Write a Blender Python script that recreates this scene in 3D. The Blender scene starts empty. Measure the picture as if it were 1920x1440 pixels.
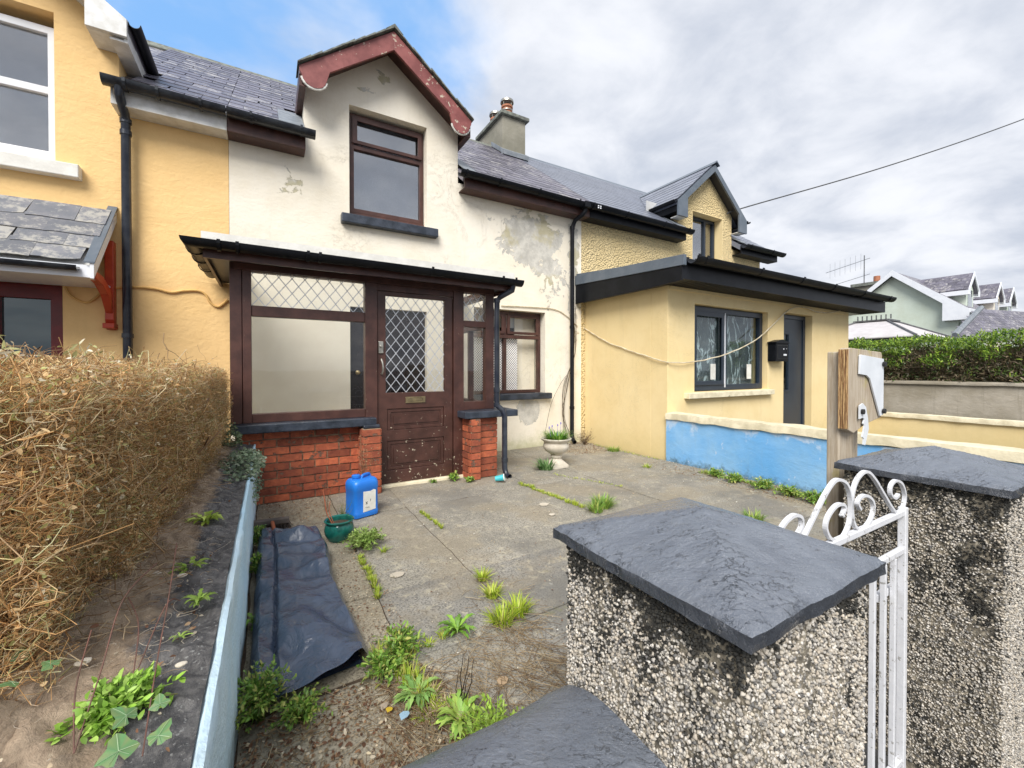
import bpy, bmesh, math, random
import numpy as np
from mathutils import Vector, Matrix, noise
from mathutils.geometry import tessellate_polygon
random.seed(7); rng = np.random.default_rng(7)
S = bpy.context.scene
C = S.collection
PI = math.pi

# ------------------------------------------------------------------ camera, world, sun, exposure
YAW, PITCH, FPX, CX, CY, HC = math.radians(30.37), math.radians(.60), 779.9, 960., 699.8, 1.3
cd = bpy.data.cameras.new('camera'); cam = bpy.data.objects.new('camera', cd); C.objects.link(cam)
cd.sensor_width = 36; cd.lens = FPX/1920*36; cd.shift_y = (CY-720)/1920
cd.clip_start = .05; cd.clip_end = 2000
cam.location = (0, 0, HC); cam.rotation_euler = (PI/2-PITCH, 0, -YAW)
S.camera = cam
_F = Vector((math.sin(YAW)*math.cos(PITCH), math.cos(YAW)*math.cos(PITCH), -math.sin(PITCH)))
_R = Vector((math.cos(YAW), -math.sin(YAW), 0)); _U = _R.cross(_F)
def on(x, y, ax, v):            # survey helper: photograph measurement -> world point on a known wall or floor plane
    d = _F+(x-CX)/FPX*_R-(y-CY)/FPX*_U; o = Vector((0, 0, HC)); i = 'xyz'.index(ax)
    return o+d*((v-o[i])/d[i])

SUN_EL, SUN_AZ = math.radians(45), math.radians(220)    # azimuth measured from +Y clockwise
sl = bpy.data.lights.new('sun', 'SUN'); sl.energy = 2.0; sl.angle = math.radians(34); sl.color = (1, .97, .93)
so = bpy.data.objects.new('sun', sl); C.objects.link(so)
sd = Vector((math.sin(SUN_AZ)*math.cos(SUN_EL), math.cos(SUN_AZ)*math.cos(SUN_EL), math.sin(SUN_EL)))
so.rotation_euler = sd.to_track_quat('Z', 'Y').to_euler(); so.location = sd*30
S.view_settings.view_transform = 'Standard'; S.view_settings.look = 'None'
S.view_settings.gamma = 1; S.view_settings.exposure = 1.22
S.view_settings.use_curve_mapping = False

class G:
    """tiny node-graph helper"""
    def __init__(s, nt): s.nt = nt; s.n = nt.nodes; s.l = nt.links
    def _set(s, inp, v):
        if v is None: return
        if isinstance(v, bpy.types.NodeSocket): s.l.new(v, inp)
        else:
            if inp.type == 'RGBA' and len(v) == 3: v = (*v, 1)
            inp.default_value = v
    def node(s, t, props=None, **kw):
        n = s.n.new(t)
        for k, v in (props or {}).items(): setattr(n, k, v)
        for k, v in kw.items(): s._set(n.inputs[k.replace('_', ' ')], v)
        return n
    def math(s, op, a, b=None, c=None, clamp=False):
        n = s.n.new('ShaderNodeMath'); n.operation = op; n.use_clamp = clamp
        s._set(n.inputs[0], a); s._set(n.inputs[1], b); s._set(n.inputs[2], c); return n.outputs[0]
    def noise(s, vec, scale, detail=4, rough=.55, dist=0):
        n = s.node('ShaderNodeTexNoise', Vector=vec, Scale=scale, Detail=detail, Roughness=rough, Distortion=dist); return n.outputs['Fac']
    def voro(s, vec, scale, feature='F1', out='Distance', rnd=1):
        n = s.n.new('ShaderNodeTexVoronoi'); n.feature = feature
        s._set(n.inputs['Vector'], vec); n.inputs['Scale'].default_value = scale; n.inputs['Randomness'].default_value = rnd
        return n.outputs[out]
    def ramp(s, fac, lo, hi, a=0., b=1.):
        n = s.n.new('ShaderNodeMapRange'); n.interpolation_type = 'SMOOTHSTEP'; n.clamp = True
        s._set(n.inputs[0], fac)
        for i, v in enumerate((lo, hi, a, b)): s._set(n.inputs[i+1], v)
        return n.outputs[0]
    def mix(s, f, a, b, blend='MIX'):
        n = s.n.new('ShaderNodeMix'); n.data_type = 'RGBA'; n.blend_type = blend
        s._set(n.inputs['Factor'], f); s._set(n.inputs[6], a); s._set(n.inputs[7], b); return n.outputs[2]
    def map(s, vec, loc=(0, 0, 0), sc=(1, 1, 1), rot=(0, 0, 0)):
        n = s.node('ShaderNodeMapping', Vector=vec, Location=loc, Scale=sc, Rotation=rot); return n.outputs[0]
    def bump(s, h, strength=.5, dist=.01, normal=None):
        n = s.node('ShaderNodeBump', Strength=strength, Distance=dist, Height=h)
        if normal: s.l.new(normal, n.inputs['Normal'])
        return n.outputs[0]

# sky: Nishita with a broken cloud deck over it
W = bpy.data.worlds.new('World'); S.world = W; W.use_nodes = True
W.node_tree.nodes.clear(); g = G(W.node_tree)
sky = g.n.new('ShaderNodeTexSky'); sky.sky_type = 'NISHITA'; sky.sun_disc = False
sky.sun_elevation = SUN_EL; sky.sun_rotation = SUN_AZ; sky.air_density = 1.2; sky.dust_density = .4; sky.ozone_density = 2.5
tc = g.n.new('ShaderNodeTexCoord').outputs['Generated']
sep = g.node('ShaderNodeSeparateXYZ', Vector=tc); zz = g.math('MAXIMUM', sep.outputs[2], 0)
den = g.math('ADD', zz, .22)
cx = g.math('DIVIDE', sep.outputs[0], den); cy = g.math('DIVIDE', sep.outputs[1], den)
cv = g.node('ShaderNodeCombineXYZ', X=cx, Y=cy, Z=0.).outputs[0]
n1 = g.noise(g.map(cv, (3.1, 1.7, 0)), 1.5, 6, .55, .15)
n2 = g.noise(g.map(cv, (9.1, 4.2, 2), (1, 1, 1)), 3.0, 8, .56, .25)
n3 = g.noise(g.map(cv, (1.1, 7.2, 5)), .8, 3, .5)
blue_dir = (on(300, 60, 'y', 10)-Vector((0, 0, HC))).normalized()
dt = g.node('ShaderNodeVectorMath', {'operation': 'DOT_PRODUCT'}); g.l.new(tc, dt.inputs[0]); dt.inputs[1].default_value = blue_dir
hole = g.ramp(dt.outputs['Value'], .78, .95)
cov = g.math('ADD', g.math('MULTIPLY', hole, -.44), g.math('MULTIPLY_ADD', n1, 1.0, .22))
cloud_f = g.ramp(cov, .24, .50)
lum = g.math('MULTIPLY_ADD', n2, .75, g.math('MULTIPLY', n3, .6))
lum = g.ramp(lum, .50, .86)
ccol = g.mix(lum, (2.55, 2.78, 3.25), (4.15, 4.25, 4.5))
top = g.mix(cloud_f, g.mix(.75, sky.outputs[0], (1.2, 2.5, 4.6)), ccol)
bg = g.node('ShaderNodeBackground', Color=top, Strength=.1)
wo = g.n.new('ShaderNodeOutputWorld'); g.l.new(bg.outputs[0], wo.inputs[0])

# ------------------------------------------------------------------ materials
M = {}
def newmat(name):
    m = bpy.data.materials.new(name); m.use_nodes = True; m.node_tree.nodes.clear(); M[name] = m
    g = G(m.node_tree); g.out = g.n.new('ShaderNodeOutputMaterial'); g.p = g.n.new('ShaderNodeBsdfPrincipled')
    g.l.new(g.p.outputs[0], g.out.inputs[0])
    g.co = g.n.new('ShaderNodeTexCoord').outputs['Object']; return g
def fin(g, col=None, rough=None, normal=None, metal=None, spec=None, alpha=None):
    for k, v in (('Base Color', col), ('Roughness', rough), ('Normal', normal), ('Metallic', metal), ('Specular IOR Level', spec)):
        if v is not None: g._set(g.p.inputs[k], v)
def rnd(g): return g.n.new('ShaderNodeObjectInfo').outputs['Random']
def simple(name, c1, c2, scale=3, rough=.6, bump=.2, bs=40, bd=.003, var=0, metal=0, spec=.5, chips=None, cs=9, ct=.62, chz=None):
    g = newmat(name); v = g.co
    if var:
        r = rnd(g); off = g.node('ShaderNodeCombineXYZ', X=g.math('MULTIPLY', r, 37), Y=g.math('MULTIPLY', r, 91), Z=r).outputs[0]
        v = g.node('ShaderNodeVectorMath', {'operation': 'ADD'}); g.l.new(g.co, v.inputs[0]); g.l.new(off, v.inputs[1]); v = v.outputs[0]
    col = g.mix(g.ramp(g.noise(v, scale, 5, .6), .35, .65), c1, c2)
    if var:
        col = g.mix(1., col, g.node('ShaderNodeCombineColor', Red=g.math('MULTIPLY_ADD', r, var, 1-var/2), Green=g.math('MULTIPLY_ADD', r, var, 1-var/2), Blue=g.math('MULTIPLY_ADD', r, var*.8, 1-var/2)).outputs[0], 'MULTIPLY')
    h = g.noise(v, bs, 4, .6)
    if chips:
        cm = g.noise(g.map(v, (5, 5, 5)), cs, 8, .68)
        if chz:                       # more wear near a given height
            zc = g.node('ShaderNodeSeparateXYZ', Vector=g.co).outputs[2]
            cm = g.math('ADD', cm, g.ramp(zc, chz[1], chz[0], 0, chz[2]))
        mk = g.ramp(cm, ct, ct+.015); col = g.mix(mk, col, chips)
        h = g.math('SUBTRACT', h, g.math('MULTIPLY', mk, .6))
    fin(g, col, rough, g.bump(h, bump, bd), metal, spec); return M[name]

def wall_mat(name, c, c2, bump, bs, bd=.006, dirt=(.35, .3, .2), dirt_z=(0, .35), spots=(), peel=(.47, .45, .40), streak=.25, crack=False, cell=False, fade=None):
    g = newmat(name); v = g.co
    col = g.mix(g.ramp(g.noise(v, .9, 4, .6), .3, .7), c, c2)
    st = g.noise(g.map(v, sc=(5, 5, .35)), 1.6, 5, .7)
    col = g.mix(g.math('MULTIPLY', g.ramp(st, .55, .8), streak), col, tuple(a*.72 for a in c2), 'MIX')
    sp = g.node('ShaderNodeSeparateXYZ', Vector=v)
    fine = g.noise(v, 9, 8, .7)
    h = g.math('ADD', g.noise(v, bs, 5, .62), g.math('MULTIPLY', g.noise(g.map(v, (2, 2, 2), (1, 1, 2.2)), 3.2, 6, .65, .8), 1.6))
    mt_ = g.ramp(g.noise(g.map(v, (6, 3, 9)), 2.4, 8, .72), .42, .66, 0, .30); col = g.mix(mt_, col, tuple(a*b for a, b in zip(c2, (.86, .82, .74))))
    if cell:
        vd = g.voro(v, bs*.9); h = g.math('ADD', g.math('MULTIPLY', vd, -1.1), h)
        col = g.mix(g.ramp(vd, .40, .75, 0, .6), col, tuple(a*.6 for a in c))  # hollows between the grains darkened: crevice shade put into the colour
    m = None
    big = g.noise(v, 4.2, 9, .66, .6)
    for (x, z, rx, rz, k) in spots:
        q = g.map(v, (-x/rx, 0, -z/rz), (1/rx, .0001, 1/rz))
        ln = g.node('ShaderNodeVectorMath', {'operation': 'LENGTH'}); g.l.new(q, ln.inputs[0])
        e = g.math('MULTIPLY', g.math('SUBTRACT', 1, ln.outputs['Value'], clamp=True), k)
        m = e if m is None else g.math('MAXIMUM', m, e)
    if m is not None:
        mm = g.ramp(g.math('ADD', g.math('MULTIPLY', m, 1.), g.math('MULTIPLY_ADD', big, 1.3, -.75)), .24, .262)
        mm = g.math('MULTIPLY', mm, g.ramp(m, 0.0, .04))
        pc = g.mix(g.ramp(g.noise(v, 5, 6, .7), .35, .65), peel, tuple(a*1.45 for a in peel))
        pc = g.mix(g.ramp(g.noise(v, 2.3, 4, .6), .50, .62, 0, .65), pc, (.50, .44, .24))
        col = g.mix(mm, col, pc); h = g.math('SUBTRACT', h, g.math('MULTIPLY', mm, 1.5))
    if crack:
        cr = g.voro(g.node('ShaderNodeVectorMath', {'operation': 'ADD'}, ).outputs[0], 1.)
        n = g.noise(v, 1.7, 9, .75, 1.5)
        ck = g.ramp(g.math('ABSOLUTE', g.math('SUBTRACT', n, .5)), .0, .0035, 1, 0)
        ck = g.math('MULTIPLY', ck, g.ramp(g.noise(g.map(v, (3, 3, 8)), .8, 2), .52, .6))
        col = g.mix(g.math('MULTIPLY', ck, .6), col, (.3, .25, .17)); h = g.math('SUBTRACT', h, ck)
        sm = g.ramp(g.noise(g.map(v, (7, 2, 1)), 26, 6, .75), .70, .73)
        col = g.mix(g.math('MULTIPLY', sm, .75), col, (.40, .36, .28))
    dz = g.ramp(g.math('ADD', sp.outputs[2], g.math('MULTIPLY_ADD', fine, .5, -.25)), dirt_z[0], dirt_z[1], .75, 0)
    col = g.mix(dz, col, dirt)
    if fade:
        fm = g.ramp(g.math('ADD', sp.outputs[2], g.math('MULTIPLY_ADD', g.noise(v, 3.4, 7, .66, .4), 1.1, -.55)), fade[0], fade[1], 0, .8)
        col = g.mix(fm, col, fade[2]); fl = g.ramp(g.noise(g.map(v, (5, 8, 1), (1, 1, .6)), 12, 8, .72), .62, .66, 0, .7); col = g.mix(fl, col, fade[2])
    fin(g, col, .85, g.bump(h, bump, bd), spec=.25); return M[name]

wall_mat('cream', (.89, .83, .71), (.85, .78, .64), .6, 30, .006, dirt=(.42, .42, .22), dirt_z=(-.1, .32), crack=True,
         spots=((3.75, 3.45, 1.05, .75, .85), (4.15, 3.0, .65, 1.1, .55), (4.66, 3.0, .22, 2.2, .62), (1.43, 5.26, .26, .17, .52), (3.72, .62, .34, .34, 1.1), (.30, 3.62, .4, .3, .42), (1.2, 5.0, .5, .15, .26), (3.0, 4.0, .9, .15, .4)))
wall_mat('yellow', (.90, .62, .295), (.87, .59, .265), .75, 24, .007, streak=.16)
wall_mat('tan_smooth', (.84, .68, .385), (.80, .63, .33), .25, 26, .004, crack=True, dirt=(.62, .50, .24), dirt_z=(-.2, .6), streak=.35)
wall_mat('tan_rough', (.92, .73, .40), (.87, .68, .35), 1., 34, .03, cell=True)
wall_mat('blue_wall', (.15, .41, .76), (.34, .58, .84), .6, 22, .006, dirt=(.06, .075, .05), dirt_z=(-.06, .10), streak=.55,
         spots=(), peel=(.5, .6, .7), fade=(.50, .66, (.58, .68, .80)))
wall_mat('blue_old', (.50, .75, .92), (.68, .85, .94), .9, 60, .006, dirt=(.15, .18, .15), dirt_z=(-.05, .2), streak=.5)
wall_mat('green_render', (.64, .71, .61), (.58, .65, .55), .3, 12, .01, dirt_z=(-9, -8))
wall_mat('grey_block', (.48, .43, .35), (.33, .29, .22), .6, 12, .012, dirt=(.2, .18, .12), dirt_z=(-.3, .3), streak=.7)
wall_mat('chimney_render', (.34, .32, .26), (.22, .21, .165), .6, 14, .01, dirt_z=(-9, -8), streak=.9)
simple('coping_cream', (.80, .72, .52), (.62, .55, .38), 7, .85, .6, 40, .006, chips=(.40, .36, .24), cs=6, ct=.66)
simple('white_sill', (.80, .78, .72), (.70, .68, .62), 8, .7, .5, 40, .004, chips=(.3, .28, .22), cs=8, ct=.68)
simple('brown_wood', (.050, .020, .015), (.085, .035, .026), 6, .42, .35, 60, .002, chips=(.50, .42, .30), cs=27, ct=.685, chz=(.0, 1.15, .07))
simple('door_wood', (.050, .020, .014), (.080, .033, .024), 6, .42, .35, 60, .002, chips=(.52, .45, .33), cs=25, ct=.675, chz=(.0, 1.05, .06))
simple('barge_red', (.20, .055, .050), (.30, .095, .085), 5, .5, .4, 50, .002, chips=(.55, .47, .36), cs=10, ct=.615)
simple('red_paint', (.40, .035, .012), (.50, .06, .015), 6, .4, .2, 50, .002)
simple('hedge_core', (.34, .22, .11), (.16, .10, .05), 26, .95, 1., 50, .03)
simple('dead_stem', (.16, .07, .05), (.10, .05, .035), 20, .7, .2, 50, .001)
simple('dark_red', (.12, .008, .006), (.17, .012, .01), 6, .35, .2, 50, .002)
simple('black_pvc', (.004, .005, .007), (.009, .010, .013), 5, .42, .1, 30, .001, spec=.2)
simple('old_black', (.008, .010, .016), (.03, .035, .042), 9, .35, .4, 50, .002, chips=(.25, .27, .28), cs=14, ct=.71)
simple('pipe_dark', (.012, .016, .028), (.035, .04, .05), 7, .32, .2, 40, .001, chips=(.2, .21, .22), cs=17, ct=.73)
simple('anthracite', (.018, .028, .045), (.022, .034, .052), 5, .38, .05, 60, .001)
simple('grey_trim', (.10, .125, .155), (.13, .155, .185), 5, .32, .05, 60, .001)
simple('white_upvc', (.80, .82, .85), (.74, .76, .80), 5, .3, .05, 60, .001, chips=(.35, .33, .28), cs=5, ct=.76)
simple('white_soffit', (.75, .75, .73), (.62, .61, .57), 9, .5, .1, 30, .001, chips=(.22, .20, .16), cs=9, ct=.70)
simple('black_sill', (.016, .022, .032), (.045, .055, .075), 8, .38, .8, 30, .006, chips=(.22, .25, .28), cs=10, ct=.68)
simple('brick', (.42, .11, .052), (.29, .072, .038), 14, .85, .9, 60, .006, var=.8, chips=(.16, .09, .06), cs=8, ct=.60)
simple('mortar', (.40, .29, .18), (.17, .10, .07), 8, .95, .8, 50, .006)
simple('lead', (.16, .18, .2), (.24, .26, .28), 9, .5, .3, 30, .003)
simple('lattice', (.52, .54, .58), (.66, .68, .7), 40, .35, .1, 30, .001, metal=.4)
simple('brass', (.45, .36, .2), (.3, .24, .14), 20, .35, .1, 50, .001, metal=.9)
simple('aged_metal', (.5, .48, .42), (.3, .28, .24), 20, .35, .2, 50, .001, metal=.8)
simple('terracotta', (.42, .17, .09), (.34, .13, .07), 8, .8, .3, 30, .004)
simple('curtain', (.62, .62, .60), (.5, .5, .5), 3, .9, .1, 60, .001)
simple('lit_inner_paint', (.90, .85, .73), (.86, .80, .68), 3, .8, .1, 60, .001)  # bright cream, lifted to stand in for light inside the porch
simple('blind_grey', (.16, .18, .19), (.10, .12, .13), 3, .9, 0, 60, .001)
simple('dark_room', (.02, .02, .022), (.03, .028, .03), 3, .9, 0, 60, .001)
simple('dark_door', (.012, .010, .012), (.02, .014, .014), 3, .25, .1, 60, .001)
simple('soffit_black', (.02, .02, .024), (.03, .03, .034), 3, .4, .1, 60, .001)
simple('wood_grey', (.38, .31, .22), (.27, .20, .13), 5, .85, .3, 60, .002)
simple('plastic_white', (.74, .77, .8), (.66, .69, .72), 6, .35, .1, 30, .001)
simple('paper', (.82, .81, .74), (.70, .68, .60), 9, .7, .2, 30, .001, chips=(.55, .5, .38), cs=22, ct=.68)
simple('ink', (.03, .03, .025), (.05, .05, .04), 5, .7, .1, 30, .001)
simple('rubber_black', (.01, .01, .01), (.02, .02, .02), 5, .5, .1, 30, .001)
simple('jerry_blue', (.012, .16, .62), (.02, .20, .68), 5, .36, .15, 30, .002)
simple('cup_teal', (.05, .42, .48), (.07, .5, .55), 5, .4, .1, 30, .001)
simple('cable', (.74, .66, .50), (.52, .43, .28), 9, .7, .3, 60, .001)
simple('cable_yellow', (.78, .48, .16), (.62, .38, .13), 9, .7, .3, 60, .001)
simple('cable_dark', (.05, .05, .05), (.08, .08, .08), 9, .6, .1, 60, .001)
simple('bristle', (.10, .08, .07), (.16, .13, .11), 9, .9, .5, 200, .004)
simple('handle_wood', (.42, .12, .05), (.3, .08, .04), 9, .6, .3, 60, .001)
simple('urn_stone', (.66, .60, .50), (.52, .46, .36), 7, .85, .5, 40, .004, chips=(.28, .25, .17), cs=7, ct=.60)
simple('fabric_grey', (.55, .52, .52), (.48, .45, .45), 4, .9, .1, 60, .001)
simple('asphalt', (.055, .055, .055), (.08, .078, .075), 6, .9, .5, 80, .004)
simple('soil', (.10, .07, .045), (.06, .04, .025), 9, .95, .8, 40, .01)
simple('moss_slate', (.11, .11, .10), (.22, .24, .20), 12, .8, .5, 30, .004)
simple('steel_dark', (.12, .12, .13), (.2, .2, .2), 9, .5, .1, 60, .001, metal=.6)

# glazed green pot
g = newmat('glaze_green'); fin(g, g.mix(g.ramp(g.noise(g.co, 16, 3), .4, .6), (.008, .085, .07), (.012, .14, .11)), .12)
# slates
def slate_mat(name, c1, c2, lich, amt, rough, var):
    g = newmat(name); r = rnd(g)
    off = g.node('ShaderNodeCombineXYZ', X=g.math('MULTIPLY', r, 37), Y=g.math('MULTIPLY', r, 91), Z=g.math('MULTIPLY', r, 13)).outputs[0]
    vv = g.node('ShaderNodeVectorMath', {'operation': 'ADD'}); g.l.new(g.co, vv.inputs[0]); g.l.new(off, vv.inputs[1]); v = vv.outputs[0]
    k = g.math('MULTIPLY_ADD', r, var, 1-var/2)
    col = g.mix(g.ramp(g.noise(v, 6, 5, .65), .3, .7), c1, c2)
    col = g.mix(1., col, g.node('ShaderNodeCombineColor', Red=k, Green=k, Blue=k).outputs[0], 'MULTIPLY')
    lm = g.ramp(g.math('ADD', g.noise(v, 9, 8, .75), g.math('MULTIPLY', g.math('FRACT', g.math('MULTIPLY', r, 7.7)), .16)), .60-amt, .74-amt)
    col = g.mix(g.math('MULTIPLY', lm, .75), col, lich)
    fin(g, col, rough, g.bump(g.noise(v, 30, 6, .7), .5, .004))
slate_mat('slate_old', (.105, .098, .125), (.16, .15, .18), (.44, .42, .40), .0, .42, .55)
slate_mat('slate_canopy', (.12, .13, .15), (.18, .18, .195), (.42, .40, .35), .09, .6, .35)
slate_mat('slate_new', (.15, .165, .21), (.18, .195, .24), (.3, .3, .3), -.1, .28, .25)
# wet black slate-like cap with layered relief
g = newmat('cap_slate'); v = g.co
rv_ = g.map(v, sc=(1, 1, 1), rot=(0, 0, .55))
ws = g.noise(g.map(rv_, sc=(1, 1.7, 1)), 9, 10, .74, .15)
big = g.noise(g.map(v, (4, 1, 2)), 3.2, 5, .6)
r1 = g.noise(g.map(rv_, (3, 1, 0), (1, 2.2, 1)), 15, 5, .62, .25)
fl = g.ramp(g.math('ABSOLUTE', g.math('SUBTRACT', r1, .5)), .0, .012, 1, 0); fl = g.math('MULTIPLY', fl, g.ramp(g.noise(g.map(v, (1, 2, 3)), 7, 4, .6), .47, .6))
pit = g.ramp(g.noise(g.map(rv_, (8, 8, 8), (1, 1.9, 1)), 26, 7, .72), .655, .69)
col = g.mix(g.math('MULTIPLY_ADD', ws, .5, g.math('MULTIPLY', big, .5)), (.045, .056, .080), (.235, .26, .30))
col = g.mix(g.math('MULTIPLY', fl, .55), col, (.025, .027, .03)); col = g.mix(g.math('MULTIPLY', pit, .8), col, (.018, .018, .018))
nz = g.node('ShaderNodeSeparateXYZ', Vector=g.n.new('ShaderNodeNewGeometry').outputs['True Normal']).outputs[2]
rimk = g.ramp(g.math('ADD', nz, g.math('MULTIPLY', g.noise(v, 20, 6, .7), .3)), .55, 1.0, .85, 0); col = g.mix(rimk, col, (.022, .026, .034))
lc = g.ramp(g.noise(g.map(v, (2, 9, 4)), 17, 7, .75), .69, .72); col = g.mix(g.math('MULTIPLY', lc, .6), col, (.42, .38, .28))
hh = g.math('SUBTRACT', g.math('MULTIPLY', ws, 1.7), g.math('ADD', g.math('MULTIPLY', pit, 1.2), g.math('MULTIPLY', fl, .6)))
fin(g, col, g.ramp(ws, .3, .7, .16, .34), g.bump(hh, .75, .009), spec=1.)
# pebble dash and its mortar (colour attribute gives each pebble its own tone)
g = newmat('pebble'); at = g.n.new('ShaderNodeAttribute'); at.attribute_name = 'pc'
col = g.mix(g.ramp(g.noise(g.co, 110, 4, .7), .35, .7, 0, .35), at.outputs['Color'], (.10, .09, .07))
fin(g, col, .85, g.bump(g.noise(g.co, 160, 3), .4, .002), spec=.2)
g = newmat('pebble_mortar'); col = g.mix(g.ramp(g.noise(g.co, 9, 6, .7), .4, .6), (.035, .033, .028), (.22, .19, .14))
col = g.mix(g.ramp(g.noise(g.co, 70, 3), .5, .65), col, (.42, .37, .28)); fin(g, col, .9, g.bump(g.noise(g.co, 90, 5, .7), .9, .008))
# yard concrete
def conc(name, c1, c2, dark):
    g = newmat(name); v = g.co
    col = g.mix(g.ramp(g.noise(v, 2.2, 6, .65), .35, .65), c1, c2)
    agg = g.noise(v, 95, 4, .65); col = g.mix(g.ramp(agg, .46, .62), col, tuple(a*.42 for a in c1))
    col = g.mix(g.ramp(g.voro(v, 120), .14, .08), col, (.46, .43, .36))
    li = g.ramp(g.noise(g.map(v, (4, 4, 4)), 13, 8, .74, .4), .545, .62); col = g.mix(g.math('MULTIPLY', li, .62), col, (.50, .45, .33))
    br = g.ramp(g.noise(g.map(v, (7, 1, 4)), 1.7, 6, .66), .45, .6); col = g.mix(g.math('MULTIPLY', br, .42), col, (.30, .245, .16))
    wh = g.ramp(g.noise(g.map(v, (1, 14, 4)), 6, 5, .6, .6), .70, .72); col = g.mix(g.math('MULTIPLY', wh, .7), col, (.56, .54, .47))
    dk = g.ramp(g.noise(g.map(v, (9, 2, 0)), 1.1, 5, .6), .52, .66); col = g.mix(g.math('MULTIPLY', dk, .6), col, dark)
    ms = g.ramp(g.noise(g.map(v, (5, 6, 0)), 3.1, 7, .7), .63, .72); col = g.mix(g.math('MULTIPLY', ms, .35), col, (.21, .22, .06))
    hh = g.math('ADD', g.math('MULTIPLY', agg, .8), g.noise(v, 14, 6, .6))
    fin(g, col, .82, g.bump(hh, .7, .007), spec=.3)
conc('concrete', (.38, .35, .29), (.28, .26, .215), (.17, .16, .14))
conc('concrete_dark', (.33, .31, .27), (.25, .235, .205), (.155, .15, .135))
conc('concrete_tan', (.42, .37, .28), (.33, .29, .21), (.20, .18, .14))
# bank top: grey mortar near the edge, brown dirt further in
g = newmat('bank_top'); v = g.co; sx = g.node('ShaderNodeSeparateXYZ', Vector=v)
nn = g.noise(v, 6, 7, .7)
dirtm = g.ramp(g.math('ADD', sx.outputs[0], g.math('MULTIPLY_ADD', nn, .30, -.15)), -.30, -.24)
dcol = g.mix(g.ramp(g.noise(v, 13, 8, .7), .35, .65), (.50, .385, .27), (.30, .22, .15))
dcol = g.mix(g.ramp(g.noise(g.map(v, (3, 2, 1)), 22, 6, .7), .63, .66, 0, .7), dcol, (.50, .40, .28))
gcol = g.mix(g.ramp(g.noise(v, 19, 8, .75), .40, .62), (.085, .083, .085), (.22, .21, .20))
gcol = g.mix(g.ramp(g.noise(v, 90, 4), .60, .68, 0, .7), gcol, (.42, .42, .40))
hh = g.math('ADD', g.noise(g.map(v, sc=(1.6, .8, 1), rot=(0, 0, .5)), 16, 9, .75, .8), g.math('MULTIPLY', g.noise(v, 70, 4), .3))
fin(g, g.mix(dirtm, dcol, gcol), .88, g.bump(hh, 1., .02))
# weathered timber with vertical grain
g = newmat('timber'); gr = g.noise(g.map(g.co, sc=(14, 14, 1)), 6, 6, .7, .4)
col = g.mix(g.ramp(gr, .35, .65), (.50, .43, .33), (.36, .285, .20)); mz = g.ramp(g.noise(g.co, 9, 6), .56, .66, 0, .5)
col = g.mix(mz, col, (.42, .36, .12)); fin(g, col, .85, g.bump(gr, .5, .003))
g = newmat('ply_edge'); gr = g.noise(g.map(g.co, sc=(60, 60, 3)), 4, 6, .7, .3)
fin(g, g.mix(g.ramp(gr, .42, .56), (.66, .44, .20), (.24, .12, .05)), .9, g.bump(gr, .8, .004))
# tarpaulin
g = newmat('tarp'); n = g.noise(g.map(g.co, sc=(1.3, 1, 1)), 7, 5, .6, 1.2); n_b = g.noise(g.map(g.co, (3, 3, 3), (1, 2, 1), (0, 0, .7)), 26, 4, .6, .8)
dst = g.ramp(g.noise(g.co, 5, 6, .7), .5, .75, 0, .35)
fin(g, g.mix(dst, (.055, .078, .125), (.16, .185, .225)), g.ramp(n, .3, .7, .12, .24), g.bump(g.math('MULTIPLY_ADD', n_b, .2, n), .6, .03), spec=1.)
# old white paint on iron
g = newmat('gate_paint'); ch = g.ramp(g.noise(g.co, 38, 7, .7), .60, .64)
fin(g, g.mix(ch, g.mix(g.noise(g.co, 16, 4), (.60, .61, .64), (.78, .78, .79)), (.34, .33, .31)), .45, g.bump(g.noise(g.co, 70, 4), .4, .002))
# leaves and twigs coloured per piece
def leafy(name, trans=.25, rough=.5):
    g = newmat(name); at = g.n.new('ShaderNodeAttribute'); at.attribute_name = 'pc'
    fin(g, at.outputs['Color'], rough); t = g.node('ShaderNodeBsdfTranslucent', Color=at.outputs['Color'])
    mx = g.n.new('ShaderNodeMixShader'); mx.inputs[0].default_value = trans
    g.l.new(g.p.outputs[0], mx.inputs[1]); g.l.new(t.outputs[0], mx.inputs[2]); g.l.new(mx.outputs[0], g.out.inputs[0])
leafy('leaf'); leafy('twig', .40, .75)
# glass
def glass(name, refl, rough=.02, tint=(1, 1, 1)):
    g = newmat(name)
    tr = g.node('ShaderNodeBsdfTransparent', Color=tint); gl = g.node('ShaderNodeBsdfGlossy', Color=(1, 1, 1), Roughness=rough,
        Normal=g.bump(g.noise(g.co, 1.7, 2), .06, .02))
    lw = g.n.new('ShaderNodeLayerWeight').outputs['Facing']
    f = g.math('ADD', g.math('MULTIPLY_ADD', g.math('POWER', lw, 5), .85, .03), refl, clamp=True)
    mx = g.n.new('ShaderNodeMixShader'); g.l.new(f, mx.inputs[0]); g.l.new(tr.outputs[0], mx.inputs[1]); g.l.new(gl.outputs[0], mx.inputs[2])
    g.l.new(mx.outputs[0], g.out.inputs[0])
glass('glass_up', .22, .01, (.7, .72, .75)); glass('glass_porch', .0, .01, (1, 1, .99)); glass('glass_teal', .06, .03, (.15, .4, .4))
glass('glass_ext', .02, .01, (.85, .9, .9))
g = newmat('clear_sheet'); t1 = g.node('ShaderNodeBsdfTranslucent', Color=(.85, .85, .8, 1)); t2 = g.node('ShaderNodeBsdfTransparent', Color=(.93, .93, .92, 1))
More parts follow.
